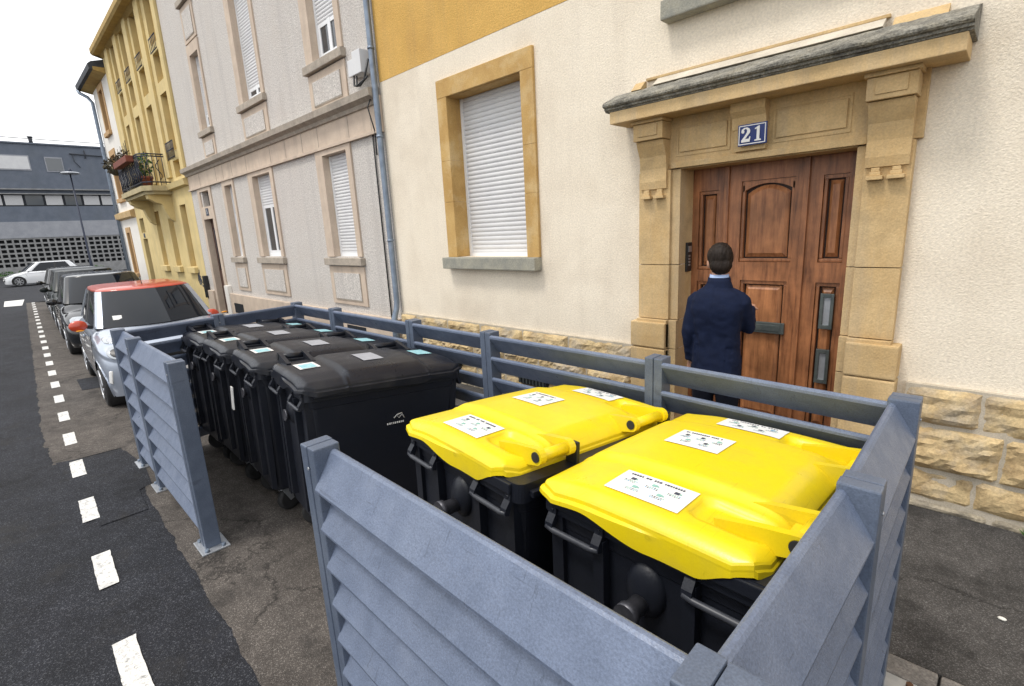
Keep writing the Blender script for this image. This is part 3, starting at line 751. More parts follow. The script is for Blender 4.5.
b = yb_(); b.box(-22.95, -22.30, W+.12, W+.18, 2.52, 3.02); b.build('transom', 'pane', YH)
b = yb_(); b.box(-22.70, -22.5, W-.01, W, 2.34, 2.49); b.build('number_plate', 'ink', YH)
b = yb_(); b.prism([(W, 8.95), (W, 8.42), (W-.10, 8.50), (W-.28, 8.50), (W-.33, 8.56), (W-.33, 8.70), (W+10, 9.1), (W+10, 8.95)], 'x', -23.4, -15.9); b.build('eaves', 'eave', YH)
b = yb_(); b.tube([(-16.03, W-.03, z) for z in (8.6, 4.0)], .02, 6); b.build('cable', 'black', YH)
b = yb_(); b.box(-15.98, -15.78, W-.10, W, .55, 1.15, .01); b.build('meter_box', 'black', YH)
# spray tag by the door of the yellow wall
b = yb_(); gx, gz = -16.55, .95
rg = random.Random(3)
for k in range(5):
    cx, cz, r = gx+rg.uniform(-.12, .14), gz+rg.uniform(-.14, .16), rg.uniform(.05, .11)
    b.tube([(cx+r*cos(t*.7), W-.006, cz+r*1.4*sin(t*.7+k)) for t in range(9)], .012, 5)
b.tube([(-16.5, W-.006, 1.3), (-16.55, W-.006, 1.15), (-16.45, W-.006, 1.1)], .008, 5)
b.build('graffiti', 'ink', YH)
# balcony
yb0 = 3.44
b = yb_(); b.prism([(-21.15, W), (-21.15, yb0+.25), (-20.9, yb0), (-17.9, yb0), (-17.68, yb0+.2), (-17.68, W)], 'z', 3.56, 3.70)
b.prism([(-21.05, W), (-21.05, yb0+.3), (-20.85, yb0+.08), (-17.98, yb0+.08), (-17.78, yb0+.25), (-17.78, W)], 'z', 3.47, 3.56)
bal = b.build('balcony', 'balc', YH)
for x in (-20.7, -18.25):
    b = yb_()
    pr = [(W, 3.47), (yb0+.12, 3.47), (yb0+.14, 3.36), (yb0+.3, 3.26), (yb0+.45, 3.2), (yb0+.5, 3.0), (yb0+.58, 2.8), (W, 2.7)]
    b.prism(pr, 'x', x, x+.28); b.build('bracket', 'yel', bal)
b = yb_()
path = [(-21.1, W), (-21.1, yb0+.27), (-20.87, yb0+.05), (-17.93, yb0+.05), (-17.73, yb0+.23), (-17.73, W)]
for z in (3.80, 4.50, 4.56): b.tube([(p[0], p[1], z) for p in path], .018, 6, smooth=False)
for i in range(len(path)-1):
    a = Vector(path[i]); c = Vector(path[i+1]); n = max(1, int((c-a).length/.12))
    for k in range(n):
        p = a+(c-a)*(k/n); b.tube([(p.x, p.y, 3.7), (p.x, p.y, 4.56)], .010, 5)
        if k % 2 == 0:
            d = (c-a).normalized()
            b.tube([(p.x+d.x*.06*sin(t*.9)*1.4, p.y+d.y*.06*sin(t*.9), 3.85+t*.07) for t in range(9)], .012, 5)
b.build('railing', 'iron', bal)
b = yb_()
for z in (4.35, 4.55, 4.75): b.tube([(-17.15, W-.10, z), (-16.4, W-.10, z)], .014, 5)
for k in range(9): b.tube([(-17.15+k*.094, W-.10, 4.3), (-17.15+k*.094, W-.10, 4.75)], .009, 5)
b.build('window_guard', 'iron', YH)
for c in cols:
    b = yb_()
    for k in range(5): b.tube([(c-.3+k*.15, W-.04, 7.0), (c-.3+k*.15, W-.04, 7.35)], .008, 5)
    b.tube([(c-.33, W-.04, 7.35), (c+.33, W-.04, 7.35)], .014, 5); b.tube([(c-.33, W-.04, 7.02), (c+.33, W-.04, 7.02)], .014, 5)
    b.build('window_guard', 'iron', YH)

def leaves(b, c, r, n, size, rng):
    for _ in range(n):
        while True:
            p = Vector((rng.uniform(-1, 1), rng.uniform(-1, 1), rng.uniform(-1, 1)))
            if p.length < 1: break
        p = Vector(c)+Vector((p.x*r[0], p.y*r[1], p.z*r[2])); q = Matrix.Rotation(rng.uniform(0, 6), 3, 'Z') @ Matrix.Rotation(rng.uniform(0, 3), 3, 'X')
        s = size*rng.uniform(.6, 1.3)
        b.add([p+q @ Vector(t) for t in ((0, 0, 0), (s*.4, s*.3, 0), (0, s, .1*s), (-s*.4, s*.3, 0))], [(0, 1, 2, 3)])
rngp = random.Random(11)
for (x, y, lab, rr, mt) in ((-18.6, yb0+.30, 'terracotta pot with leafy plant on the balcony of the yellow house', .17, 'leaf'),):
    t = thing('flower_pot', lab, 'plant pot', (x, y, 3.70))
    b = MB(); b.tube([(0, 0, 0), (0, 0, .26), (0, 0, .27), (0, 0, .33)], [.12, rr, rr+.02, rr+.02], 14); b.build('pot', 'terra', t)
    b = MB(); leaves(b, (0, 0, .62), (.3, .25, .38), 130, .10, rngp)
    for k in range(7): b.tube([(0, 0, .3), (rngp.uniform(-.2, .2), rngp.uniform(-.15, .15), .95)], .006, 4)
    b.build('foliage', mt, t)
t = thing('window_box', 'long red brown planter hung on the balcony rail of the yellow house', 'planter', (-19.2, yb0-.06, 4.40))
b = MB(); b.box(-1.1, .9, -.09, .09, 0, .17, .01); b.build('trough', 'terra', t)
b = MB(); leaves(b, (-.1, 0, .25), (1., .10, .14), 130, .07, rngp)
for k in range(14): xk = rngp.uniform(-1, .8); b.tube([(xk, 0, .1), (xk+rngp.uniform(-.1, .1), 0, rngp.uniform(.35, .6))], .006, 4)
b.build('foliage', 'dead', t)
t = thing('flower_basket', 'dark withered plant basket on the far corner of the yellow balcony rail', 'plant basket', (-21.2, yb0+.05, 4.32))
b = MB(); b.tube([(0, 0, 0), (0, 0, .1), (0, 0, .2)], [.08, .2, .24], 12); b.build('basket', 'dead', t)
b = MB(); leaves(b, (0, 0, .25), (.42, .34, .26), 240, .11, rngp); b.build('foliage', 'dead', t)
t = thing('balcony_plant', 'green shrub in a dark tub behind the yellow house balcony railing', 'plant', (-19.9, yb0+.38, 3.70))
b = MB(); b.tube([(0, 0, 0), (0, 0, .3)], [.13, .18], 12); b.build('tub', 'slate', t)
b = MB(); leaves(b, (0, 0, .55), (.35, .22, .35), 160, .10, rngp); b.build('foliage', 'dead', t)

# ---- white end house
WH = thing('apartment_building', 'narrow white end house with tan window frames and dark roof edge', 'house', (-25.2, W, 0))
OW = (-25.2, W, 0)
def wb(): return MB(OW)
wwin = [(-25.6, -25.05, 1.0, 2.6), (-25.3, -24.6, 6.3, 7.75), (-25.6, -24.8, 3.9, 5.5)]
b = wb(); wall_mb(b, -26.5, -23.42, 0, 8.0, wwin, depth=.2, back=9); b.build('wall', 'white', WH)
for (a, c, d, e) in wwin:
    b = wb()
    b.box(a-.16, a+.004, W-.03, W+.19, d, e, .003); b.box(c-.004, c+.16, W-.03, W+.19, d, e, .003); b.box(a-.16, c+.16, W-.032, W+.19, e-.004, e+.2, .003); b.box(a-.2, c+.2, W-.10, W+.19, d-.14, d+.004, .004)
    s = b.build('window_surround', 'orangey', WH)
    b = wb(); b.box(a, c, W+.14, W+.17, d, e); w = b.build('window', 'orangey', WH)
    b = wb(); b.box(a+.08, c-.08, W+.125, W+.138, d+.08, e-.08); b.build('pane', 'pane2', w)
b = wb(); b.prism([(W, 3.10), (W-.14, 3.15), (W-.16, 3.35), (W, 3.42)], 'x', -26.6, -23.42); b.build('string_course', 'sand', WH)
b = wb(); b.prism([(W, 7.98), (W-.34, 8.06), (W-.34, 8.16), (W+9, 8.4), (W+9, 8.2)], 'x', -26.8, -23.42); b.build('eaves', 'eave', WH)
b = wb(); b.prism([(W-.34, 8.06), (W-.44, 8.08), (W-.46, 8.24), (W-.36, 8.32), (W+3, 9.3), (W+9, 8.9), (W+9, 8.42), (W-.34, 8.165)], 'x', -26.85, -23.42); b.build('roof', 'slate', WH)
b = wb(); b.tube([(-26.75, W-.42, 8.07), (-26.7, W-.38, 7.96), (-26.5, W-.2, 7.8), (-26.42, W-.09, 7.6), (-26.42, W-.09, 5), (-26.42, W-.09, .2)], .06, 10); b.build('downpipe', 'zinc', WH)

# ---- grey block at the end of the street
B = thing('office_block', 'long grey concrete block with ribbon windows and latticed ground floor closing the street', 'building', (-62, 0, 0))
OB = (-62, 0, 0)
def ob(): return MB(OB)
BX = -62.; Y0, Y1 = -30., 26.
def xbox(b, d, y0, y1, z0, z1, bev=0): return b.box(BX-.5, BX+d, y0, y1, z0, z1, bev)
b = ob()
b.box(BX-12, BX, Y0, Y1, 7.50, 11.2); b.box(BX-12, BX, Y0, Y1, 4.70, 6.0); b.box(BX-12, BX-.35, Y0, Y1, 0, 7.5); b.box(BX-12.1, BX+.12, Y0-.1, Y1+.1, 11.2, 11.32)
b.build('wall', 'conc', B)
b = ob(); xbox(b, .12, Y0, Y1, 3.32, 4.70); b.build('spandrel', 'concl', B)
b = ob(); xbox(b, .10, Y0, Y1, 0, .75); b.build('base_wall', 'concg', B)
b = ob(); b.box(BX-.3, BX+.06, Y0, Y1, 7.02, 7.10); b.box(BX-.3, BX+.05, Y0, Y1, 7.40, 7.50); b.build('window_rail', 'concg', B)
k = 0; y = Y0+.3
while y < Y1-1.5:
    b = ob(); b.box(BX-.30, BX-.24, y, y+1.28, 6.0, 7.02); w = b.build('window', 'dark', B)
    b = ob(); b.box(BX-.235, BX-.225, y+.06, y+1.2, 6.12, 6.95); b.build('pane', 'curtain' if (k*7) % 5 in (1, 2, 3) else 'pane2', w)
    y += 1.32; k += 1
for (y0, y1, z0, z1, mt) in ((1.2, 4.15, 9.1, 10.15, 'shutter'), (5.3, 6.35, 9.05, 10.1, 'pane2'), (-4., -1., 9.1, 10.15, 'pane2'), (11, 13, 9.05, 10.1, 'pane2')):
    b = ob(); b.box(BX, BX+.05, y0-.08, y1+.08, z0-.1, z1+.1); w = b.build('window', 'concl', B)
    b = ob(); b.box(BX+.05, BX+.07, y0, y1, z0, z1); b.build('pane', mt, w)
# lattice: real bars in front of a dark recess
b = ob(); b.box(BX-.34, BX-.30, Y0, Y1, .75, 3.32); b.build('recess', 'dark', B)
b = ob(); y = -12.
while y < 22:
    b.box(BX-.12, BX+.06, y, y+.13, .75, 3.32); y += .46
for j in range(7): b.box(BX-.10, BX+.055, -12, 22, .75+j*.405, .75+j*.405+.14)
b.build('lattice', 'concg', B)
b = ob(); b.tube([(BX-.1, 4.63, 11.3), (BX-.1, 4.63, 11.75)], .14, 10); b.tube([(BX-.1, 4.63, 11.75), (BX-.1, 4.63, 11.85)], .2, 10); b.build('roof_vent', 'slate', B)
b = ob(); b.tube([(BX+.1, 7.0, 10.55), (BX+.12, 9.6, 10.45)], .05, 6); b.tube([(BX+.1, 7.2, 10.55), (BX+.1, 7.25, 9.9), (BX+.1, 7.6, 9.4)], .03, 6); b.tube([(BX+.1, 8.1, 10.9), (BX+.1, 8.1, 10.2)], .05, 6); b.build('wall_cable', 'slate', B)
# hedge strip at its foot
b = MB(); rg = random.Random(5)
for k in range(16): leaves(b, (-60.2, -8+k*1.0, .25), (.5, .6, .3), 90, .16, rg)
tag(b.build('hedge', 'leaf'), 'low dark green hedge at the foot of the grey block', 'hedge')

# overhead wire and lamp
b = MB((-55, 0, 0)); b.tube([(-60, -12+k*2.2, 11.9-.42*sin(pi*k/16)-.05*k*.4) for k in range(17)], .03, 5)
b.tube([(-60, -12, 0), (-60, -12, 12)], .1, 8); tag(b.build('overhead_wire', 'black'), 'thin dark wire sagging across the sky above the grey block', 'wire').location = (-55, 0, 0)
t = thing('street_lamp', 'slim dark street lamp post in front of the grey block', 'street lamp', (-50, 5.45, 0))
b = MB(); b.tube([(0, 0, 0), (0, 0, 1.2), (0, 0, 1.25), (0, 0, 7.5)], [.11, .10, .07, .045], 10); b.build('pole', 'iron', t)
b = MB(); b.tube([(0, 0, 7.5), (0, .05, 7.72), (0, .05, 7.9)], [.05, .12, .05], 10); b.build('lamp_neck', 'iron', t)
b = MB(); b.tube([(0, 0, 7.46), (0, 0, 7.52), (0, 0, 7.6), (0, 0, 7.66)], [.42, .62, .5, .12], 18, flat=1.2); b.build('lamp_head', 'galv', t)

# ------------------------------------------------------------------ louvred bin enclosure
F = thing('louvred_fence', 'blue grey metal louvred fence enclosing the rows of wheelie bins', 'fence', (-2.9, 1.55, 0))
OF = (-2.9, 1.55, 0)
def fb(): return MB(OF)
FH = 1.30
def post(x, y, ax, wide=False, pad=False):
    z0 = 0. if pad else zpark(y)
    b = fb(); h = .05
    # two nested channels with the seam between them
    if ax == 'x':   # panel runs along x: seam line runs along y
        e = .03 if wide else 0.
        b.box(x-h-(.02 if wide else 0), x-.0015-(.015 if wide else 0), y-h, y+h, z0+.01, FH, .005); b.box(x+.001-(.015 if wide else 0), x+h+e, y-h+.002, y+h-.002, z0+.01, FH-.001, .005)
    else:
        b.box(x-h, x+h, y-h, y-.002, z0+.01, FH, .006); b.box(x-h+.002, x+h-.002, y+.001, y+h, z0+.01, FH-.001, .006)
    p = b.build('post', 'post', F)
    b = fb()
    if ax == 'x':
        sgn = -1 if y < 1.5 else 1
        b.tube([(x, y+sgn*h, FH-.08), (x, y+sgn*(h+.004), FH-.08)], .006, 8)
    else: b.tube([(x+h, y, FH-.08), (x+h+.004, y, FH-.08)], .006, 8)
    b.build('rivet', 'galv', p)
    if True:
        if ax == 'y': x = x+.045
        b = fb(); b.box(x-.11, x+.11, y-.085, y+.085, z0+.001, z0+.012, .003); pl = b.build('base_plate', 'galv', p)
        b = fb()
        for sx in (-.085, .085):
            for sy in (-.05, .05): b.tube([(x+sx, y+sy, z0+.01), (x+sx, y+sy, z0+.03)], .014, 6)
        b.build('bolt', 'rust' if ax == 'y' else 'zinc', pl)
    return p
yn, yk = .69, 2.37
P = dict(A0=(-5.64, yn), A1=(-4.95, yn), A2=(-3.66, yn), B0=(-1.665, yn), B1=(-.235, .665), Rm=(-.212, 1.507), Rc=(-.222, 2.325),
         b3=(-1.275, yk), b2=(-2.575, yk), b1=(-3.50, yk), b0=(-4.87, yk), bc=(-5.80, yk), Lm=(-5.72, 1.52))
AX = dict(A0='x', A1='x', A2='x', B0='x', B1='x', Rm='y', Rc='y', b3='x', b2='x', b1='x', b0='x', bc='x', Lm='y')
for k, (x, y) in P.items(): post(x, y, AX[k], wide=k == 'B1', pad=k == 'Rc')
b = MB(); b.box(-.42, .02, 2.18, 2.412, -.2, .0, .006); structure(b.build('concrete_pad', 'kerb'))
def bay(a, c, out, pitch=.152, sh=-.012):
    """tilted blades between two posts; out = outward normal"""
    A = Vector((*P[a], 0)); Cc = Vector((*P[c], 0)); d = (Cc-A).normalized(); A = A+d*.046; Cc = Cc-d*.046
    o = Vector(out); b = fb()
    for k in range(8):
        zt = FH-.022-k*pitch
        if zt-.14 < .06: break
        prof = [(-.036, zt-.008), (-.033, zt-.001), (-.026, zt+.003), (-.017, zt+.002), (-.010, zt-.004), (.060, zt-.120), (.060, zt-.128), (.055, zt-.133), (.047, zt-.132), (-.036, zt-.020)]
        prof = [(p[0]+sh, p[1]) for p in prof]; n = len(prof)
        vs = [A+o*p[0]+Vector((0, 0, p[1])) for p in prof]+[Cc+o*p[0]+Vector((0, 0, p[1])) for p in prof]
        b.add(vs, [list(range(n)), list(range(2*n-1, n-1, -1))]+[(i, (i+1) % n, n+(i+1) % n, n+i) for i in range(n)])
    return b.build('slat_panel', 'slat', F)
bay('A0', 'A1', (0, -1, 0), .170); bay('A1', 'A2', (0, -1, 0), .170); bay('B0', 'B1', (0, -1, 0), sh=-.002)
bay('B1', 'Rm', (1, 0, 0)); bay('Rm', 'Rc', (1, 0, 0))
for q in (('Rc', 'b3'), ('b3', 'b2'), ('b2', 'b1'), ('b1', 'b0'), ('b0', 'bc')): bay(*q, (0, 1, 0))
bay('bc', 'Lm', (-1, 0, 0)); bay('Lm', 'A0', (-1, 0, 0))

# ------------------------------------------------------------------ wheelie bins
def ss(a, b_, x):
    t = max(0., min(1., (x-a)/(b_-a))); return t*t*(3-2*t)
def rrect(w, l, r, n=5):
    pts = []
    for (cx, cy, a0) in ((w-r, l-r, 0), (-w+r, l-r, 90), (-w+r, -l+r, 180), (w-r, -l+r, 270)):
        for k in range(n+1):
            a = radians(a0+90*k/n); pts.append((cx+r*cos(a), cy+r*sin(a)))
    return pts
def make_bin(Wd, Ln, rim, hinge, lidmat, label, stickers, kind):
    """four-wheeled container: short side faces the road (-y), hinge = +1/-1 side along x"""
    t = thing('wheelie_bin', label, 'wheelie bin')
    hw, hl = Wd/2, Ln/2
    b = MB()
    lv = [(.20, .80, .84, .05), (.215, .83, .86, .05), (.60, .88, .91, .05), (rim-.13, .93, .945, .045), (rim-.125, .945, .955, .045), (rim-.08, .955, .965, .04), (rim-.075, 1., 1., .035), (rim, 1., 1., .035)]
    rl = []
    for (z, sx, sy, r) in lv:
        rl.append([(p[0], p[1], z) for p in rrect(hw*sx, hl*sy, r)])
    b.rings(rl, smooth=False)
    # long rim ledge under the lid on both long sides
    for s in (-1, 1):
        b.box(s*hw-.012 if s > 0 else -hw-.02, s*hw+.02 if s > 0 else -hw+.012, -hl+.05, hl-.05, rim-.055, rim-.03, .004)
    # vertical ribs on the end faces beside the central channel
    for s in (-1, 1):
        for cx in (-.155, .155):
            b.prism([(s*hl*.86, .3), (s*(hl*.90+.02), .3), (s*(hl*.955+.035), rim-.09), (s*hl*.9, rim-.09)], 'x', cx-.02, cx+.02)
        for cx in (-hw*.84, hw*.84):
            b.prism([(s*hl*.84, .24), (s*(hl*.88+.012), .24), (s*(hl*.95+.02), rim-.08), (s*hl*.9, rim-.08)], 'x', cx-.025, cx+.025)
    body = b.build('body', 'bin', t)
    # trunnion: boss and pin
    for s in (-1, 1):
        b = MB(); y0 = s*hl*.95; z = rim-.235
        b.ell((0, y0-s*.01, z+.03), (.07, .045, .095), 16, 10); b.build('trunnion_boss', 'bin', body)
        pl_ = 1. if kind == 'y' else .45
        b = MB(); b.tube([(0, y0, z), (0, y0+s*.085*pl_, z), (0, y0+s*.09*pl_, z), (0, y0+s*.115*pl_, z)], [.030, .030, .038, .038], 16); b.build('trunnion_pin', 'pin', body)
    for s in (-1, 1):
        for cx in (-hw*.62, hw*.62):
            b = MB(); y0 = s*(hl-.01); y1 = s*(hl+.028); h = .098
            for q in (-h, h):
                b.prism([(y0, rim-.030), (y0+s*.014, rim-.034), (y0+s*.020, rim-.070), (y1, rim-.098), (y1+s*.004, rim-.120), (y1-s*.016, rim-.128), (y0+s*.004, rim-.085)], 'x', cx+q-.016, cx+q+.016)
                b.tube([(cx+q, y0+s*.012, rim-.058), (cx+q, y0+s*.022, rim-.058)], .006, 8)
            b.box(cx-h-.016, cx+h+.016, min(y0, y0+s*.024), max(y0, y0+s*.024), rim-.045, rim-.004, .004)
            hd = b.build('handle', 'bin', body)
            b = MB(); b.tube([(cx-h-.012, y1-s*.005, rim-.116), (cx-h+.02, y1-s*.003, rim-.122), (cx+h-.02, y1-s*.003, rim-.122), (cx+h+.012, y1-s*.005, rim-.116)], .0105, 10); b.build('grip', 'bingrey', hd)
    # castors
    for (sx, sy) in ((-1, -1), (1, -1), (-1, 1), (1, 1)):
        cx, cy = sx*hw*.62, sy*hl*.70; a = random.uniform(-.5, .5)+(.3 if sx > 0 else 0)
        R_ = Matrix.Translation((cx, cy, 0)) @ Matrix.Rotation(a, 4, 'Z')
        k = MB(); k.box(-.035, .035, -.05, .05, .185, .205, .003)
        for q in (-.032, .032): k.prism([(-.045, .19), (.045, .19), (.055, .09), (.025, .08)], 'x', q-.003, q+.003)
        f = MB().xf(k, R_).build('castor_fork', 'galv', t)
        k = MB(); k.tube([(-.024, .04, .095), (-.018, .04, .095), (.018, .04, .095), (.024, .04, .095)], [.080, .095, .095, .080], 20); MB().xf(k, R_).build('wheel', 'rubber', f)
    # lid
    a, c = hw+.010, hl+.012
    yb = .25*Ln; ah = a-(.088 if kind == 'y' else .050)            # the lid stops short of the hinge axis
    base = .052 if kind == 'y' else .046
    def top(x, y):
        h = x*hinge; A_ = ah if h > 0 else a
        u = h/A_; v = y/c
        z = rim+base+(.030 if kind == 'y' else .026)*(1-.75*u*u)*(1-.65*v*v)
        e = min((1-abs(u))*A_, (1-abs(v))*c)
        z -= .026*(1-min(1, e/.055))**2.2
        inn = 1-ss(yb-.020, yb+.020, abs(y))
        z += .024*inn*ss(.0, .09, A_*(1-abs(u)))
        z += .005*math.exp(-((abs(y)-yb-.012)/.010)**2)
        if h < 0: z -= .016*ss(.45, 1., -u)            # falls towards the opening edge
        if kind == 'y':
            for sy in (-1, 1):
                px, py = (h-.195)/.115, (sy*y-c*.70)/.070
                z -= .026*(1-ss(.35, 1.15, abs(px)**4+abs(py)**4))
        return z
    b = MB(); nu, nv = 72, 110
    def fn(u, v):
        x = (2*u-1); y = (2*v-1)
        X = (ah if x*hinge > 0 else a)*x; Y = c*y
        k = max(0, (abs(x)-.80)/.20)*max(0, (abs(y)-.86)/.14)
        X *= 1-.060*k; Y *= 1-.035*k
        return (X, Y, top(X, Y))
    b.grid(fn, nu, nv)
    per = [(-1+2*i/nu, -1) for i in range(nu)]+[(1, -1+2*i/nv) for i in range(nv)]+[(1-2*i/nu, 1) for i in range(nu)]+[(-1, 1-2*i/nv) for i in range(nv)]
    L0, L1, L2, L3, L4 = [], [], [], [], []
    for (x, y) in per:
        p = fn((x+1)/2, (y+1)/2)
        nx_ = (x if abs(x) == 1 else 0)+(.7*max(0, (abs(x)-.9)/.1)*math.copysign(1, x) if abs(y) == 1 else 0)
        ny_ = (y if abs(y) == 1 else 0)+(.7*max(0, (abs(y)-.94)/.06)*math.copysign(1, y) if abs(x) == 1 else 0)
        ln_ = math.hypot(nx_, ny_) or 1; nx_ /= ln_; ny_ /= ln_
        hx = x*hinge
        if abs(y) == 1:      # end skirt: a step, then a lip that dips in the middle
            d = .008+.050*ss(-.55, .05, hx)*(1-ss(.50, .85, hx))
            st_ = .016*(1-ss(-.35, .25, hx))
        else:
            d = (.016+.016*(1-ss(yb-.03, yb+.03, abs(p[1]))) if hx < 0 else .012); st_ = .014 if hx < 0 else .004
            if kind == 'k' and hx < 0: d += .006*sin(p[1]*9)
        zt = p[2]
        def off(k, dz): return (p[0]+nx_*k, p[1]+ny_*k, zt+dz)
        L0.append(p); L1.append(off(.004, -.006)); L2.append(off(.006, -.018)); L3.append(off(.006+st_, -.024)); L4.append(off(.008+st_, -.030-d))
    n = len(per)
    L5 = [(q[0]*.985, q[1]*.985, q[2]) for q in L4]
    b.add(L0+L1+L2+L3+L4+L5, [(r*n+i, r*n+(i+1) % n, (r+1)*n+(i+1) % n, (r+1)*n+i) for r in range(5) for i in range(n)], False)
    lid = b.build('lid', lidmat, t)
    # hinges: knuckle bars near both ends, with round end caps
    for (y0, y1) in (((-c+.115, -c+.30), (c-.40, c-.16)) if kind == 'y' else ((-c+.06, -c+.25), (c-.38, c-.13))):
        xh = hinge*(a-(.038 if kind == 'y' else .004)); zh = rim+.074
        b = MB(); b.tube([(xh, y0, zh), (xh, y1, zh)], .022, 16)
        b.box(min(xh-hinge*.05, xh-hinge*.012), max(xh-hinge*.05, xh-hinge*.012), y0+.02, y1-.02, zh-.034, zh-.012, .003)
        for q in (y0, y1-.028):
            pr = [(hinge*(ah-.17), rim+base+.020), (hinge*(ah-.06), rim+base+.040)]+[(xh+hinge*.032*sin(t_), zh+.032*cos(t_)) for t_ in [k*pi/7 for k in range(8)]]+[(hinge*(ah-.05), rim+.018), (hinge*(ah-.16), rim+.03)]
            b.prism(pr, 'y', q, q+.028)
        hg = b.build('hinge', lidmat, lid)
        b = MB(); b.tube([(xh, y0-.004, zh), (xh, y0-.001, zh)], .0205, 18); b.build('hinge_cap', 'rubber', hg)
        b = MB(); b.tube([(xh, y1+.001, zh), (xh, y1+.004, zh)], .0205, 18); b.build('hinge_cap', 'rubber', hg)
        b = MB(); b.box(min(xh-hinge*.03, xh+hinge*.03), max(xh-hinge*.03, xh+hinge*.03), y1+.006, y1+.024, rim-.05, zh+.018, .004); b.build('hinge_bracket', 'bin', body)
    # stickers follow the lid surface
    for (sx, sy, sw, sh, rot, col, inks) in stickers:
        cr, sr = cos(rot), sin(rot)
        def S(u, v, lift):
            dx, dy = (u-.5)*sw, (v-.5)*sh
            X = hinge*0+sx+dx*cr-dy*sr; Y = sy+dx*sr+dy*cr
            return (X, Y, top(X, Y)+lift)
        b = MB(); b.grid(lambda u, v: S(u, v, .0035), 8, 6); st = b.build('sticker', col, lid)
        if inks:
            b = MB(); rg = random.Random(int(sx*100+sy*77)+5)
            for (u0, u1, v0, v1, mt) in inks:
                b.mat(mt); b.grid(lambda u, v: S(u0+(u1-u0)*u, v0+(v1-v0)*v, .0048), 3, 2)
            b.build('sticker_print', None, st)
    return t
def tri_print(seed):
    rg = random.Random(seed); out = []
    x = .10                                 # heading: a line of small dark letters
    while x < .82:
        w = rg.uniform(.018, .034); out.append((x, x+w, .83, .90, 'ink')); x += w+.012+(0.03 if rg.random() < .15 else 0)
    for (cx, cy) in ((.20, .62), (.50, .62), (.80, .62), (.32, .32), (.66, .32)):
        out.append((cx-.035, cx+.03, cy, cy+.10, rg.choice(['inkb', 'inkg', 'ink'])))
        out.append((cx+.035, cx+.06, cy+.02, cy+.07, 'inkg'))
        for r in (0, 1):
            xx = cx-.09
            while xx < cx+.08:
                w = rg.uniform(.012, .022); out.append((xx, xx+w, cy-.07-r*.055, cy-.04-r*.055, rg.choice(['ink', 'inkb', 'inkg']))); xx += w+.012
    return out
TI = .07
ystick = [(-.055, -.40, .26, .15, 0., 'sticker', tri_print(1)), (-.10, .03, .21, .17, 0., 'sticker', tri_print(2)), (-.05, .42, .26, .13, 0., 'sticker', tri_print(3))]
by = make_bin(.82, 1.06, 1.11, 1, 'yellid', 'nearest yellow lidded wheelie bin in the right corner of the fence', ystick, 'y')
def place(t, fx, fy, ln, yaw, tilt=-4.):
    """fx,fy = centre of the short side facing the road"""
    d = Vector((-sin(radians(yaw)), cos(radians(yaw)), 0)); c = Vector((fx, fy, 0))+d*ln/2
    t.location = (c.x, c.y, zpark(c.y)+.003); t.rotation_euler = (radians(tilt), 0, radians(yaw))
by2 = copy_tree(by)
by2['label'] = 'yellow lidded wheelie bin between the black bins and the nearest yellow bin'
for o in (by, by2): o['group'] = 'yellow lidded bins'
place(by, -.690, 1.135, 1.06, -1.5, -3.6); place(by2, -1.575, 1.125, 1.06, -6, -4.2)
kst = [(-.02, -.40, .17, .13, 0, 'sticker', [(.25, .95, .15, .85, 'stblue')]), (.06, -.02, .22, .14, 0, 'concl', []), (-.02, .42, .18, .12, 0, 'stblue', [])]
bk = make_bin(.72, 1.07, 1.145, -1, 'binlid', 'nearest black lidded wheelie bin beside the yellow lidded bins', kst, 'k')
# small printed mark on the long side
b = MB(); zz = .865; xs_ = .72/2*.945+.003
b.mat('sticker')
for (pts) in ([(.03, 0), (.05, .02), (.065, -.004), (.09, .02), (.105, -.01)], [(.05, .02), (.09, .028)]):
    b.tube([(xs_, q[0], zz+q[1]) for q in pts], .003, 4)
xx = -.02
rgl = random.Random(2)
while xx < .10:
    w_ = rgl.uniform(.005, .010); b.box(xs_-.001, xs_+.001, xx, xx+w_, zz-.038, zz-.026); xx += w_+.006
b.build('logo', None, [c for c in kids(bk) if c.name.startswith('body')][0])
labs = ['second black lidded bin from the yellow ones, with a white tag under its handle', 'third black lidded bin from the yellow ones', 'farthest black lidded bin, against the left end of the fence']
bks = [bk]+[copy_tree(bk) for _ in labs]
for o, l in zip(bks[1:], labs): o['label'] = l
for o in bks: o['group'] = 'black lidded bins'
for o, fx, yaw in zip(bks, (-3.21, -3.98, -4.70, -5.32), (-7, -5, -2, 0)): place(o, fx, 1.08, 1.07, yaw, -4.6)
b = MB(); b.box(.20, .25, -.675, -.668, .86, 1.02); bt = b.build('tag', 'sticker', bks[1])
b = MB(); b.box(.24, .30, -.56, -.553, .80, .825); bt = b.build('barcode', 'sticker', by2)

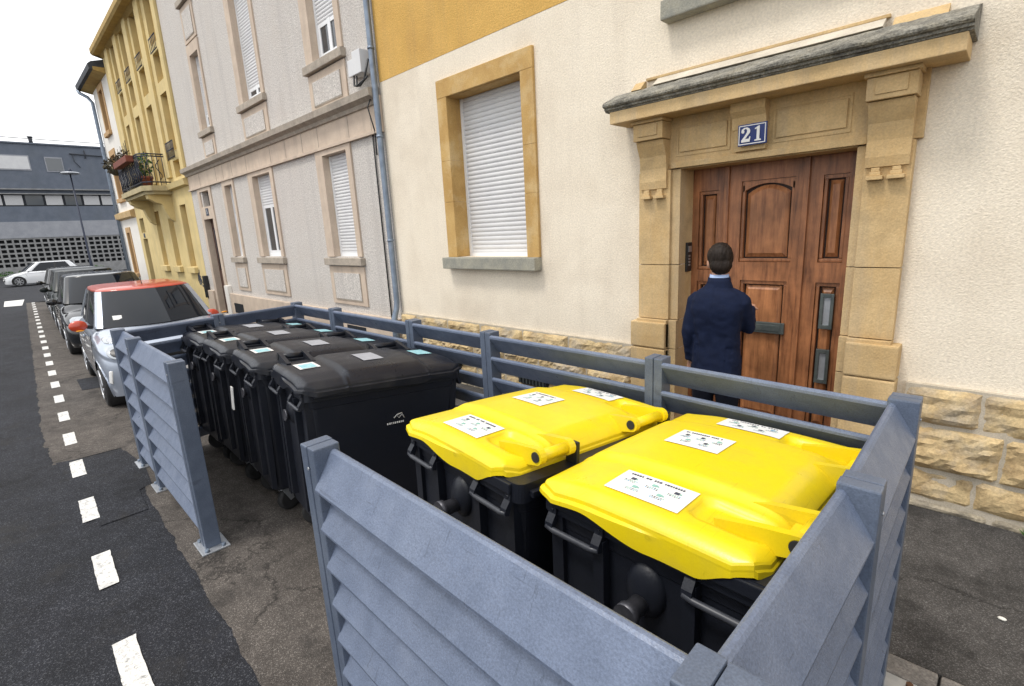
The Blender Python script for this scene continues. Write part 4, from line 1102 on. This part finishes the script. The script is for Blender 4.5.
# ------------------------------------------------------------------ cars
class Car:
    def __init__(s, L, Wc, H, wb, wr, paint, hood=.78, belt=.92, nose=.55, ffr=.14, roofp=None, hatch=True, z0=.17, xw=.30, xr=-.02, zrear=.95):
        s.L, s.W, s.H, s.wb, s.wr, s.paint = L, Wc, H, wb, wr, paint
        s.hood, s.belt, s.nose, s.z0 = hood, belt, nose, z0
        s.fx = wb/2+(L-wb)*(.02); s.rx = -wb/2+(L-wb)*.02
        s.xw, s.hatch, s.roofp, s.zrear = xw, hatch, roofp or paint, zrear
    def w(s, x):
        q = min(.9999, abs(2*x/s.L)); return s.W/2*(1-q**12)**(1/3.)
    def ztop(s, x):
        q = x/(s.L/2); xwb = s.xw
        if q > xwb:
            t = (q-xwb)/(1-xwb); return s.belt+.03-(s.belt+.03-s.hood)*ss(0, .35, t)*.6-(s.hood-s.nose+.4*(s.belt+.03-s.hood))*(max(0, t-.1)/.9)**2.2
        if q > -.8: return s.belt+.03
        t = (-q-.8)/.2; return s.belt+.03-.18*t*t
    def zbot(s, x):
        q = abs(x/(s.L/2)); return s.z0+.02*ss(.85, 1, q)
    def sec(s, x, v):
        w = s.w(x); zt = s.ztop(x); zb = s.zbot(x); zs = zb+(zt-zb)*.78
        if v < .6:
            t = v/.6; z = zb+(zs-zb)*t
            y = w*(1-.06*(1-t)**2-.045*t**3+.012*sin(pi*t))
        else:
            a = (v-.6)/.4*pi/2; y = w*.967*cos(a)**.62; z = zs+(zt-zs)*sin(a)**.75
            if v >= 1: y = 0
        return y, z
    def side(s, x, z):
        lo, hi = 0., .6
        for _ in range(22):
            m_ = (lo+hi)/2
            if s.sec(x, m_)[1] < z: lo = m_
            else: hi = m_
        return s.sec(x, lo)[0]
    def front(s, y, z, sg=1):
        lo, hi = 0., s.L/2*.9999
        for _ in range(26):
            m_ = (lo+hi)/2; x = m_*sg; ok = s.ztop(x) > z and abs(y) < s.wz(x, z)
            if ok: lo = m_
            else: hi = m_
        return lo*sg
    def wz(s, x, z):
        if z <= s.zbot(x): return 0
        lo, hi = 0., 1.
        for _ in range(20):
            m_ = (lo+hi)/2
            if s.sec(x, m_)[1] < z: lo = m_
            else: hi = m_
        return s.sec(x, lo)[0]
    def body(s, parent):
        NX, NV = 150, 34; b = MB(); xs = []
        for i in range(NX+1):
            u = -1+2*i/NX; xs.append(s.L/2*.9999*(math.copysign(1-(1-abs(u))**1.7, u)))
        arch = s.wr*1.13
        for sg in (-1, 1):
            vs = []; cent = []
            for i in range(NX+1):
                for j in range(NV+1):
                    y, z = s.sec(xs[i], j/NV); x = xs[i]
                    for cx in (s.fx, s.rx):
                        d = math.hypot(x-cx, z-s.wr)
                        if j/NV < .75 and arch*.80 < d < arch*1.09 and z < s.wr+arch*1.1:
                            k = arch/d; x2 = cx+(x-cx)*k; z2 = s.wr+(z-s.wr)*k
                            if abs(d-arch) < .035: x, z = x2, z2
                    vs.append((x, sg*y, z))
            fs = []
            for i in range(NX):
                for j in range(NV):
                    q = (i*(NV+1)+j, (i+1)*(NV+1)+j, (i+1)*(NV+1)+j+1, i*(NV+1)+j+1)
                    c = sum((Vector(vs[k]) for k in q), Vector())/4
                    if j/NV < .75 and any(math.hypot(c.x-cx, c.z-s.wr) < arch*.985 for cx in (s.fx, s.rx)): continue
                    fs.append(q if sg > 0 else q[::-1])
            b.add(vs, fs, True)
        o = b.build('body', s.paint, parent, recalc=True)
        b = MB(); b.prism([(-s.W*.40, s.z0+.0), (s.W*.40, s.z0+.0), (s.W*.40, s.z0+.42), (-s.W*.40, s.z0+.42)], 'x', -s.L*.44, s.L*.44)
        b.build('underbody', 'rubber', parent)
        s.bo = o; return o
    def patch(s, outline, mt, name, parent, lift=.006, sg=1, thick=True, n=10):
        """closed outline of (y,z) points laid on the nose of the car"""
        cy = sum(p[0] for p in outline)/len(outline); cz = sum(p[1] for p in outline)/len(outline)
        b = MB(); N_ = len(outline); vs = []; fs = []
        for r in range(n+1):
            k = r/n
            for p in outline:
                y = cy+(p[0]-cy)*k; z = cz+(p[1]-cz)*k; x = s.front(y, z, sg)
                vs.append((x+sg*lift*(1 if r < n else -1.5), y+math.copysign(lift, y)*(1 if r < n else -1), z))
        for r in range(n):
            for i in range(N_): fs.append((r*N_+i, r*N_+(i+1) % N_, (r+1)*N_+(i+1) % N_, (r+1)*N_+i))
        b.add(vs, fs, True); return b.build(name, mt, parent)
    def cabin(s, parent, slope_f, slope_r, roof_z=None):
        H = s.H; hw = s.W/2
        x0 = s.L/2*s.xw+.06; x1 = -s.L/2*.93 if s.hatch else -s.L/2*.68
        zb = s.belt+.0; zt = H-.045
        xf, xr = x0-slope_f, x1+slope_r
        def outline(t):
            """plan outline at height fraction t; rounded rectangle"""
            a = x0+(xf-x0)*t; c = x1+(xr-x1)*t; w0 = hw*.86+(hw*.70-hw*.86)*t
            pts = []; n = 10
            # front arc (bowed screen)
            for k in range(n+1):
                q = -1+2*k/n; pts.append((a+.20*(1-q*q)-.07*abs(q)**6, q*w0))
            for k in range(1, n+4):
                q = k/(n+4); pts.append((a-.07+(c+.05-a+.07)*q, w0*(1+.035*sin(pi*q))))
            for k in range(n+1):
                q = 1-2*k/n; pts.append((c-.04*(1-q*q)+.05*abs(q)**6, q*w0))
            for k in range(1, n+4):
                q = 1-k/(n+4); pts.append((a-.07+(c+.05-a+.07)*q, -w0*(1+.035*sin(pi*q))))
            return pts
        rl = []
        for r in range(9):
            t = r/8; z = zb+(zt-zb)*t
            rl.append([(p[0]+.02*sin(pi*t)*(1 if p[0] > (x0+x1)/2 else -1), p[1], z) for p in outline(t)])
        b = MB(); b.rings(rl, caps=False); g = b.build('windscreen_and_windows', 'glass', parent)
        # roof skin
        b = MB(); o1 = outline(1.); cx = (xf+xr)/2; rl = []
        for k in range(8):
            f_ = cos(k/7*pi/2*.985); h = sin(k/7*pi/2)
            e = (1.012 if k == 0 else f_**.5)
            rl.append([(cx+(p[0]-cx)*e, p[1]*e, zt-.012*(k == 0)+.055*h) for p in o1])
        b.rings(rl, caps=True); b.build('roof', s.roofp, parent)
        # pillars: thin proud strips along the glass
        def strip(idx_a, idx_b, t0, t1, mt, name='pillar'):
            b = MB(); vs = []; K = 6
            for r in range(9):
                t = t0+(t1-t0)*r/8; o = outline(t); z = zb+(zt-zb)*t; bulge = .02*sin(pi*t)
                for k_ in range(K+1):
                    idx = idx_a+(idx_b-idx_a)*k_/K
                    i0 = int(math.floor(idx)) % len(o); i1 = (i0+1) % len(o); fr_ = idx-math.floor(idx)
                    px = o[i0][0]*(1-fr_)+o[i1][0]*fr_; py = o[i0][1]*(1-fr_)+o[i1][1]*fr_
                    sx = 1 if px > (x0+x1)/2 else -1
                    v = Vector((px+bulge*sx, py, z)); nrm = Vector(((px-cx)*.45, py, 0)).normalized(); vs.append(v+nrm*(.013 if 0 < k_ < K else .002))
            b.add(vs, [(i*(K+1)+k_, i*(K+1)+k_+1, (i+1)*(K+1)+k_+1, (i+1)*(K+1)+k_) for i in range(8) for k_ in range(K)], True)
            return b.build(name, mt, parent)
        n = 10
        strip(9.5, 11.2, 0, 1, s.paint); strip(-1.2, .5, 0, 1, s.paint)                       # A pillars
        strip(17, 17.7, 0, 1, 'black'); strip(41.5-.2, 42.2-.2, 0, 1, 'black')              # B pillars
        strip(22.0, 24.6, 0, 1, s.paint); strip(33.2, 36.2, 0, 1, s.paint)                  # C pillars
        s.x0, s.x1, s.xf, s.zb = x0, x1, xf, zb
        return g
    def wheels(s, parent, spokes=8):
        for (cx) in (s.fx, s.rx):
            for sg in (-1, 1):
                y1 = sg*(s.W/2-.02); y0 = sg*(s.W/2-.17); R = s.wr
                b = MB(); b.tube([(cx, y0, R), (cx, y0+sg*.02, R), (cx, y1-sg*.02, R), (cx, y1, R)], [R*.93, R, R, R*.93], 32); 
                wl = b.build('wheel', 'rubber', parent)
                b = MB(); b.tube([(cx, y1-sg*.01, R), (cx, y1+sg*.004, R)], [R*.66, R*.66], 28)
                rim = b.build('rim', 'black', wl)
                b.__init__(); rr = R*.66
                b.tube([(cx, y1+sg*.003, R), (cx, y1+sg*.012, R)], R*.16, 16)
                for k in range(spokes):
                    a = 2*pi*k/spokes; d = Vector((cos(a), 0, sin(a))); pz = Vector((-sin(a), 0, cos(a)))
                    p0 = Vector((cx, y1+sg*.009, R)); vs = []
                    for (rad, ww) in ((R*.10, .026), (rr*.97, .018)):
                        for q in (-1, 1): vs += [p0+d*rad+pz*ww*q]
                    b.add([*vs, *[v-Vector((0, sg*.012, 0)) for v in vs]], [(0, 1, 3, 2), (4, 6, 7, 5), (0, 2, 6, 4), (1, 5, 7, 3)])
                ring = [(cx+rr*cos(t*2*pi/28), y1+sg*.006, R+rr*sin(t*2*pi/28)) for t in range(29)]
                b.tube(ring, .012, 6)
                b.build('hubcap', 'alloy', wl)
                # dark wheel housing
                b = MB(); b.tube([(cx, sg*(s.W/2-.30), R+.01), (cx, sg*(s.W/2-.05), R+.01)], R*1.12, 24, caps=False); b.build('wheel_housing', 'rubber', parent, recalc=False)
    def seam(s, pts, parent, name='door_seam', r=.004, mt='black'):
        for sg in (-1, 1):
            b = MB(); b.tube([(x, sg*(s.side(x, z)+.000), z) for x, z in pts], r, 5); b.build(name, mt, parent)
    def mirrors(s, parent, paint, big=1.):
        for sg in (-1, 1):
            x, z = s.x0-.12, s.zb+(.04 if sg < 0 else -.03); y = s.W/2*.93-(.17 if sg > 0 else 0)
            b = MB(); b.tube([(x, sg*(y-.03), z-.02), (x+.01, sg*(y+.08), z+.01)], [.028, .022], 8, flat=.6)
            mr = b.build('mirror', 'black', parent)
            b = MB(); b.ell((x+.02, sg*(y+.115), z+.02), (.045*big, .090*big, .068*big), 18, 12); b.build('mirror_cap', paint, mr)
            b = MB(); b.tube([(x-.025, sg*(y+.05), z+.02), (x-.025, sg*(y+.18), z+.02)], [.045, .045], 10, flat=.2); b.build('mirror_glass', 'glass', mr)

def ellipse(cy, cz, ry, rz, n=24, p=2.): 
    return [(cy+ry*math.copysign(abs(cos(2*pi*k/n))**(2/p), cos(2*pi*k/n)), cz+rz*math.copysign(abs(sin(2*pi*k/n))**(2/p), sin(2*pi*k/n))) for k in range(n)]

# silver car with red roof, nose towards the camera
t = thing('parked_car', 'silver blue small car with red roof and red mirrors parked behind the fence', 'car', (-9.42, 1.56, .0), (0, 0, radians(-2)), group='cars parked along the kerb')
c = Car(3.46, 1.62, 1.46, 2.34, .285, 'silver', hood=.93, belt=.97, nose=.70, roofp='redp', xw=.46)
c.body(t); c.cabin(t, .62, .38); c.wheels(t, 9)
c.mirrors(t, 'redp', 1.1)
for sg in (-1, 1):
    h = c.patch(ellipse(sg*.60, .735, .105, .085), 'lens', 'headlight', t, .010)
    c.patch(ellipse(sg*.60, .735, .060, .050), 'black', 'lamp_bowl', h, .016)
    h2 = c.patch(ellipse(sg*.61, .865, .085, .032, p=3), 'lens', 'headlight', t, .010)
    c.patch(ellipse(sg*.61, .865, .03, .018), 'chrome', 'lamp_bowl', h2, .016)
    d = c.patch([(sg*.70, .34), (sg*.73, .36), (sg*.71, .52), (sg*.68, .52)], 'sticker', 'daytime_lamp', t, .010)
c.patch([(-.54, .30), (.54, .30), (.59, .42), (.56, .50), (-.56, .50), (-.59, .42)], 'black', 'lower_grille', t, .006)
c.patch([(-.34, .60), (.34, .60), (.30, .66), (-.30, .66)], 'black', 'upper_grille', t, .008)
c.patch([(-.26, .36), (.26, .36), (.26, .47), (-.26, .47)], 'sticker', 'number_plate', t, .016)
c.seam([(c.fx-.34, .32), (c.fx-.36, .60), (c.fx-.30, .90)], t); c.seam([(-.28, .32), (-.30, .6), (-.28, .92)], t); c.seam([(-.28, .30), (c.fx-.34, .30)], t, 'sill_trim')
for sg in (-1, 1):
    b = MB(); xh = -.16; b.tube([(xh, sg*(c.side(xh, .80)+.02), .80), (xh+.17, sg*(c.side(xh+.17, .80)+.02), .805)], .013, 8); b.build('door_handle', 'silver', t)
    b = MB(); b.mat('orange'); b.ell((c.x0-.06, sg*(c.W/2*.94+.10), c.zb+.0), (.02, .045, .012), 12, 8); b.build('indicator', None, t)
b = MB(); b.tube([(.05, 0, 1.47), (-.02, 0, 1.62)], [.006, .003], 6); b.build('aerial', 'black', t)
for sg in (1, -1):
    b = MB(); x0 = c.x0
    b.tube([(x0+.12, sg*.1-.05, .975), (x0-.02, sg*.1+.45*sg*-1, 1.02)], .009, 5); b.build('wiper', 'black', t)
b = MB(); xq = c.x0-.035; b.add([(xq+.012, -.50, 1.06), (xq+.035, -.40, 1.06), (xq+.0, -.40, 1.115), (xq-.023, -.50, 1.115)], [(0, 1, 2, 3)]); b.build('windscreen_sticker', 'sticker', t)
sg = 1

def simple_car(loc, yaw, label, L, Wc, H, wbs, paint, belt, hood, slope, hatch=True, mirror=None, nose=.58, xw=.42, group='cars parked along the kerb'):
    t = thing('parked_car', label, 'car', loc, (0, 0, radians(yaw)), group=group)
    c = Car(L, Wc, H, wbs, .30, paint, hood=hood, belt=belt, nose=nose, xw=xw, hatch=hatch)
    c.body(t); c.cabin(t, slope, .40); c.wheels(t, 7); c.mirrors(t, mirror or paint)
    for sg in (-1, 1):
        h = c.patch(ellipse(sg*Wc*.355, .68, .14, .075, p=2.6), 'lens', 'headlight', t, .010)
        c.patch(ellipse(sg*Wc*.36, .68, .05, .045), 'chrome', 'lamp_bowl', h, .015)
    c.patch([(-.55, .30), (.55, .30), (.6, .45), (-.6, .45)], 'black', 'lower_grille', t, .006)
    c.patch([(-.42, .58), (.42, .58), (.38, .67), (-.38, .67)], 'black', 'upper_grille', t, .008)
    b = MB(); b.tube([(c.front(y, .54)+.012, y, .54) for y in [k*.1-.7 for k in range(15)]], .010, 6); b.build('chrome_strip', 'chrome', t)
    c.patch([(-.26, .36), (.26, .36), (.26, .47), (-.26, .47)], 'sticker', 'number_plate', t, .016)
    c.seam([(c.fx-.38, .32), (c.fx-.42, .60), (c.fx-.34, .90)], t); c.seam([(-.30, .32), (-.32, .6), (-.30, .92)], t)
    c.seam([(c.rx+.40, .32), (c.rx+.52, .60), (c.rx+.50, .90)], t)
    for sg in (-1, 1):
        b = MB()
        for xh in (.02, -.98): b.tube([(xh, sg*(c.side(xh, .80)+.018), .80), (xh+.18, sg*(c.side(xh+.18, .80)+.018), .80)], .012, 8)
        b.build('door_handle', paint, t)
    return t, c
simple_car((-14.45, 1.68, 0), -2, 'black hatchback with reflective bonnet parked behind the silver car', 3.95, 1.72, 1.50, 2.50, 'blackp', .96, .80, .66)
simple_car((-18.9, 1.84, 0), -2, 'dark estate car second behind the silver car', 4.2, 1.74, 1.50, 2.6, 'darkp', .98, .84, .60)
simple_car((-23.4, 2.00, 0), -2, 'farthest black car at the end of the parked row', 4.1, 1.74, 1.46, 2.55, 'blackp', .98, .84, .55)
simple_car((-44.9, 2.40, 0), -90, 'white hatchback standing sideways in front of the grey block', 3.85, 1.66, 1.44, 2.47, 'whitep', .90, .78, .60, group=None)

# ------------------------------------------------------------------ the man at the door
MX, MY = -1.495, 3.66
man = thing('person', 'man in a navy suit seen from behind at the wooden door', 'person', (MX, MY, .006), (0, 0, radians(6)))
man.scale = (.94, .97, 1.)
def ring(c, rx, ry, n=20, p=2.3, tw=0):
    out = []
    for k in range(n):
        a = 2*pi*k/n; x = rx*math.copysign(abs(cos(a))**(2/p), cos(a)); y = ry*math.copysign(abs(sin(a))**(2/p), sin(a))
        out.append((c[0]+x, c[1]+y, c[2]))
    return out
headc = Vector((-.010, .040, 1.672)); HR = Matrix.Rotation(radians(24), 3, 'Z') @ Matrix.Rotation(radians(-9), 3, 'X')
def hp(x, y, z): return headc+HR @ Vector((x, y, z))
body = MB()
body.ell(hp(0, 0, .02), (.084, .103, .109), 22, 16, HR)          # skull
body.ell(hp(0, .03, -.055), (.058, .068, .065), 18, 12, HR)        # jaw
body.tube([hp(0, .09, .02), hp(0, .118, -.018), hp(0, .095, -.03)], [.010, .014, .012], 8)
body.ell(hp(0, .094, -.058), (.024, .012, .009), 10, 8, HR)
for s in (-1, 1):
    body.ell(hp(s*.085, -.005, -.005), (.011, .022, .034), 12, 8, HR); body.ell(hp(s*.03, .083, .016), (.014, .012, .008), 10, 8, HR)
body.tube([(0, -.01, 1.42), (0, .0, 1.50), (-.002, .02, 1.60), hp(0, 0, 0)], [.085, .062, .058, .06], 16)
body.rings([ring(q[:3], q[3], q[4]) for q in ((0, 0, .86, .15, .10), (0, 0, 1.0, .15, .10), (0, 0, 1.2, .15, .10), (0, 0, 1.40, .16, .10), (0, 0, 1.47, .10, .07))])
for s in (-1, 1): body.tube([(s*.09, 0, .92), (s*.10, .02, .50), (s*.10, -.01, .10)], [.075, .05, .035], 12)
LA = [(-.178, 0, 1.405), (-.212, -.03, 1.16), (-.205, .03, .92)]
RA = [(.172, 0, 1.405), (.200, .10, 1.20), (.150, .34, 1.30)]
for A_ in (LA, RA): body.tube(A_, [.045, .038, .028], 12)
def hand(base, dirv, palm_n, s):
    d = Vector(dirv).normalized(); n = Vector(palm_n).normalized(); w = d.cross(n).normalized()
    base = Vector(base)
    body.tube([base, base+d*.03, base+d*.085], [(.018, .026), (.016, .038), (.014, .040)], 10)
    for k, (off, ln) in enumerate(((-.030, .062), (-.010, .074), (.011, .070), (.030, .054))):
        p = base+d*.08+w*off
        body.tube([p, p+d*ln*.45+n*.006, p+d*ln*.8+n*.022, p+d*ln*.9+n*.038], [.0095, .009, .008, .0065], 8)
    p = base+d*.03+w*(-.032*s)
    body.tube([p, p+d*.03-w*.022*s+n*.008, p+d*.058-w*.026*s+n*.020], [.012, .010, .008], 8)
hand(LA[-1], (0, .06, -1), (1, 0, 0), 1); hand(RA[-1], (-.15, .95, .15), (-.3, .2, -1), 1)
remeshed(body, 'body', .0085, 'skin', man, 2)
h = MB()
h.ell(hp(0, -.016, .042), (.093, .105, .104), 24, 16, HR); h.ell(hp(0, -.05, -.02), (.080, .066, .074), 20, 12, HR)
h.ell(hp(0, .045, .098), (.070, .055, .035), 18, 10, HR)
for s in (-1, 1): h.ell(hp(s*.072, .018, .03), (.012, .016, .04), 10, 8, HR)
def hairfn(co, n):
    q = noise.noise(Vector((co.x*110, co.y*60, co.z*18)))*.006+noise.noise(Vector((co.x*24, co.y*24, co.z*14)))*.005
    return co+n*q
remeshed(h, 'hair', .006, 'hair', man, 1, hairfn)
j = MB()
j.rings([ring(q[:3], q[3], q[4], 24, 2.5) for q in ((.005, .0, .855, .190, .140), (0.003, 0, .95, .186, .136), (0, 0, 1.06, .172, .125), (0, -.0, 1.15, .168, .122), (0, -.005, 1.26, .184, .130), (0, -.01, 1.35, .200, .132), (0, -.008, 1.415, .190, .120), (0, -.005, 1.468, .162, .100), (0, .0, 1.51, .095, .078), (0, .0, 1.54, .068, .062))])
for A_ in (LA, RA):
    pts = [Vector(q) for q in A_]; end = pts[1]+(pts[2]-pts[1])*.95
    j.tube([Vector((pts[0].x*.80, 0, 1.435)), pts[0]+Vector((0, 0, -.01)), (pts[0]+pts[1])/2, pts[1], (pts[1]+end)/2, end], [.052, .063, .062, .056, .051, .047], 16)
def cloth(co, n):
    f = noise.noise(Vector((co.x*7, co.y*7, co.z*4+3)))*.010+noise.noise(Vector((co.x*14, co.y*14, co.z*24)))*.005+.006*math.exp(-((co.z-1.10-.25*abs(co.x))/.035)**2)*sin(co.x*60)
    # centre back seam and vent, cloth folds at elbows
    if co.y < 0 and abs(co.x) < .008: f -= .003
    if co.y < 0 and .10 < abs(co.x) < .14 and co.z < 1.08: f -= .006
    return co+n*f
remeshed(j, 'jacket', .010, 'suit', man, 3, cloth)
b = MB(); b.rings([ring(q[:3], q[3], q[4], 24) for q in ((-.002, .012, 1.525, .074, .070), (-.002, .016, 1.56, .071, .067), (-.004, .020, 1.592, .067, .064), (-.004, .02, 1.590, .060, .058), (-.003, .016, 1.53, .06, .058))], caps=False)
b.build('shirt_collar', 'shirt', man)
b = MB(); b.rings([ring(q[:3], q[3], q[4], 24) for q in ((-.0, .004, 1.50, .102, .085), (-.0, .008, 1.54, .084, .079), (-.002, .012, 1.572, .078, .075), (-.002, .012, 1.567, .073, .071))], caps=False)
b.build('jacket_collar', 'suit', man)
tr = MB(); tr.rings([ring(q[:3], q[3], q[4], 24) for q in ((0, 0, .80, .175, .115), (0, 0, .90, .178, .118), (0, 0, 1.0, .165, .11))])
for s in (-1, 1): tr.tube([(s*.088, 0, .90), (s*.092, .005, .72), (s*.098, .02, .50), (s*.10, .01, .28), (s*.10, -.005, .07)], [.105, .090, .072, .066, .068], 18)
remeshed(tr, 'trousers', .010, 'trouser', man, 3, lambda co, n: co+n*(noise.noise(Vector((co.x*14, co.y*14, co.z*9)))*.006))
for s in (-1, 1):
    b = MB(); cx = s*.105
    b.rings([ring((cx, .06, 0.002), .046, .145, 18, 2.6), ring((cx, .06, .03), .050, .150, 18, 2.6), ring((cx, .045, .055), .046, .125, 18, 2.4), ring((cx, .0, .085), .042, .07, 18, 2.2), ring((cx, -.02, .115), .040, .05, 18, 2.)])
    b.build('shoe', 'shoe', man)

# ------------------------------------------------------------------ small things on the ground
t = thing('weed', 'small green weed at the foot of the stone plinth', 'weed', (.30, 4.02, .006))
b = MB(); rg = random.Random(8)
for k in range(16):
    a = rg.uniform(0, 6.28); r = rg.uniform(.03, .09); h_ = rg.uniform(.03, .10)
    p = Vector((cos(a)*r, sin(a)*r*.6, h_)); q = Vector((-sin(a), cos(a), 0))*.012
    b.add([(0, 0, .002), p*.55+q, p, p*.55-q], [(0, 1, 2, 3)])
b.build('leaf_tuft', 'leaf', t)
b = MB(); b.ell((0, 0, .008), (.018, .012, .008), 8, 6); o = b.build('pebble', 'butt'); o.location = (.18, 3.12, .006); tag(o, 'small white pebble lying on the dark pavement', 'pebble')

# ------------------------------------------------------------------ world, sun, camera
w = bpy.data.worlds.new('World'); SC.world = w; w.use_nodes = True; nt = w.node_tree
bg = nt.nodes['Background']
sky = nt.nodes.new('ShaderNodeTexSky'); sky.sky_type = 'NISHITA'; sky.sun_disc = False
SUN_EL, SUN_AZ = radians(63), radians(200)      # azimuth measured from +y clockwise
sky.sun_elevation = SUN_EL; sky.sun_rotation = SUN_AZ; sky.dust_density = 2.5
tc = nt.nodes.new('ShaderNodeTexCoord')
ns = noise_n(nt, tc.outputs['Generated'], 2.2, 6, .55)
rp = ramp(nt, ns.outputs['Fac'], [(.30, (10.6, 10.9, 11.3)), (.62, (13., 13., 13.))])
mx = N(nt, 'ShaderNodeMix', data_type='RGBA'); mx.inputs[0].default_value = .90
nt.links.new(sky.outputs['Color'], mx.inputs[6]); nt.links.new(rp.outputs['Color'], mx.inputs[7])
nt.links.new(mx.outputs[2], bg.inputs['Color']); bg.inputs['Strength'].default_value = .10
sd = bpy.data.lights.new('sun', 'SUN'); sd.energy = 1.5; sd.angle = radians(12); sd.color = (1., .95, .88)
so = bpy.data.objects.new('sun', sd); COL.objects.link(so)
dirv = Vector((sin(SUN_AZ)*cos(SUN_EL), cos(SUN_AZ)*cos(SUN_EL), sin(SUN_EL)))   # towards the sun
so.rotation_euler = dirv.to_track_quat('Z', 'Y').to_euler(); so.location = dirv*30

cam = bpy.data.cameras.new('camera'); co = bpy.data.objects.new('camera', cam); COL.objects.link(co)
CAMR = Matrix((((0.716400, 0.118994, -0.687468), (0.695824, -0.193883, 0.691548), (-0.050998, -0.973781, -0.221697))))
right = Vector([CAMR[i][0] for i in range(3)]); down = Vector([CAMR[i][1] for i in range(3)]); fwd = Vector([CAMR[i][2] for i in range(3)])
m3 = Matrix((right, -down, -fwd)).transposed()
co.matrix_world = Matrix.Translation((0, 0, 2.0)) @ m3.to_4x4()
cam.sensor_width = 36; cam.lens = 505/1024*36; cam.clip_start = .05; cam.clip_end = 3000
SC.camera = co
SC.view_settings.view_transform = 'Standard'; SC.view_settings.look = 'None'
SC.view_settings.exposure = 0.45; SC.view_settings.gamma = 1
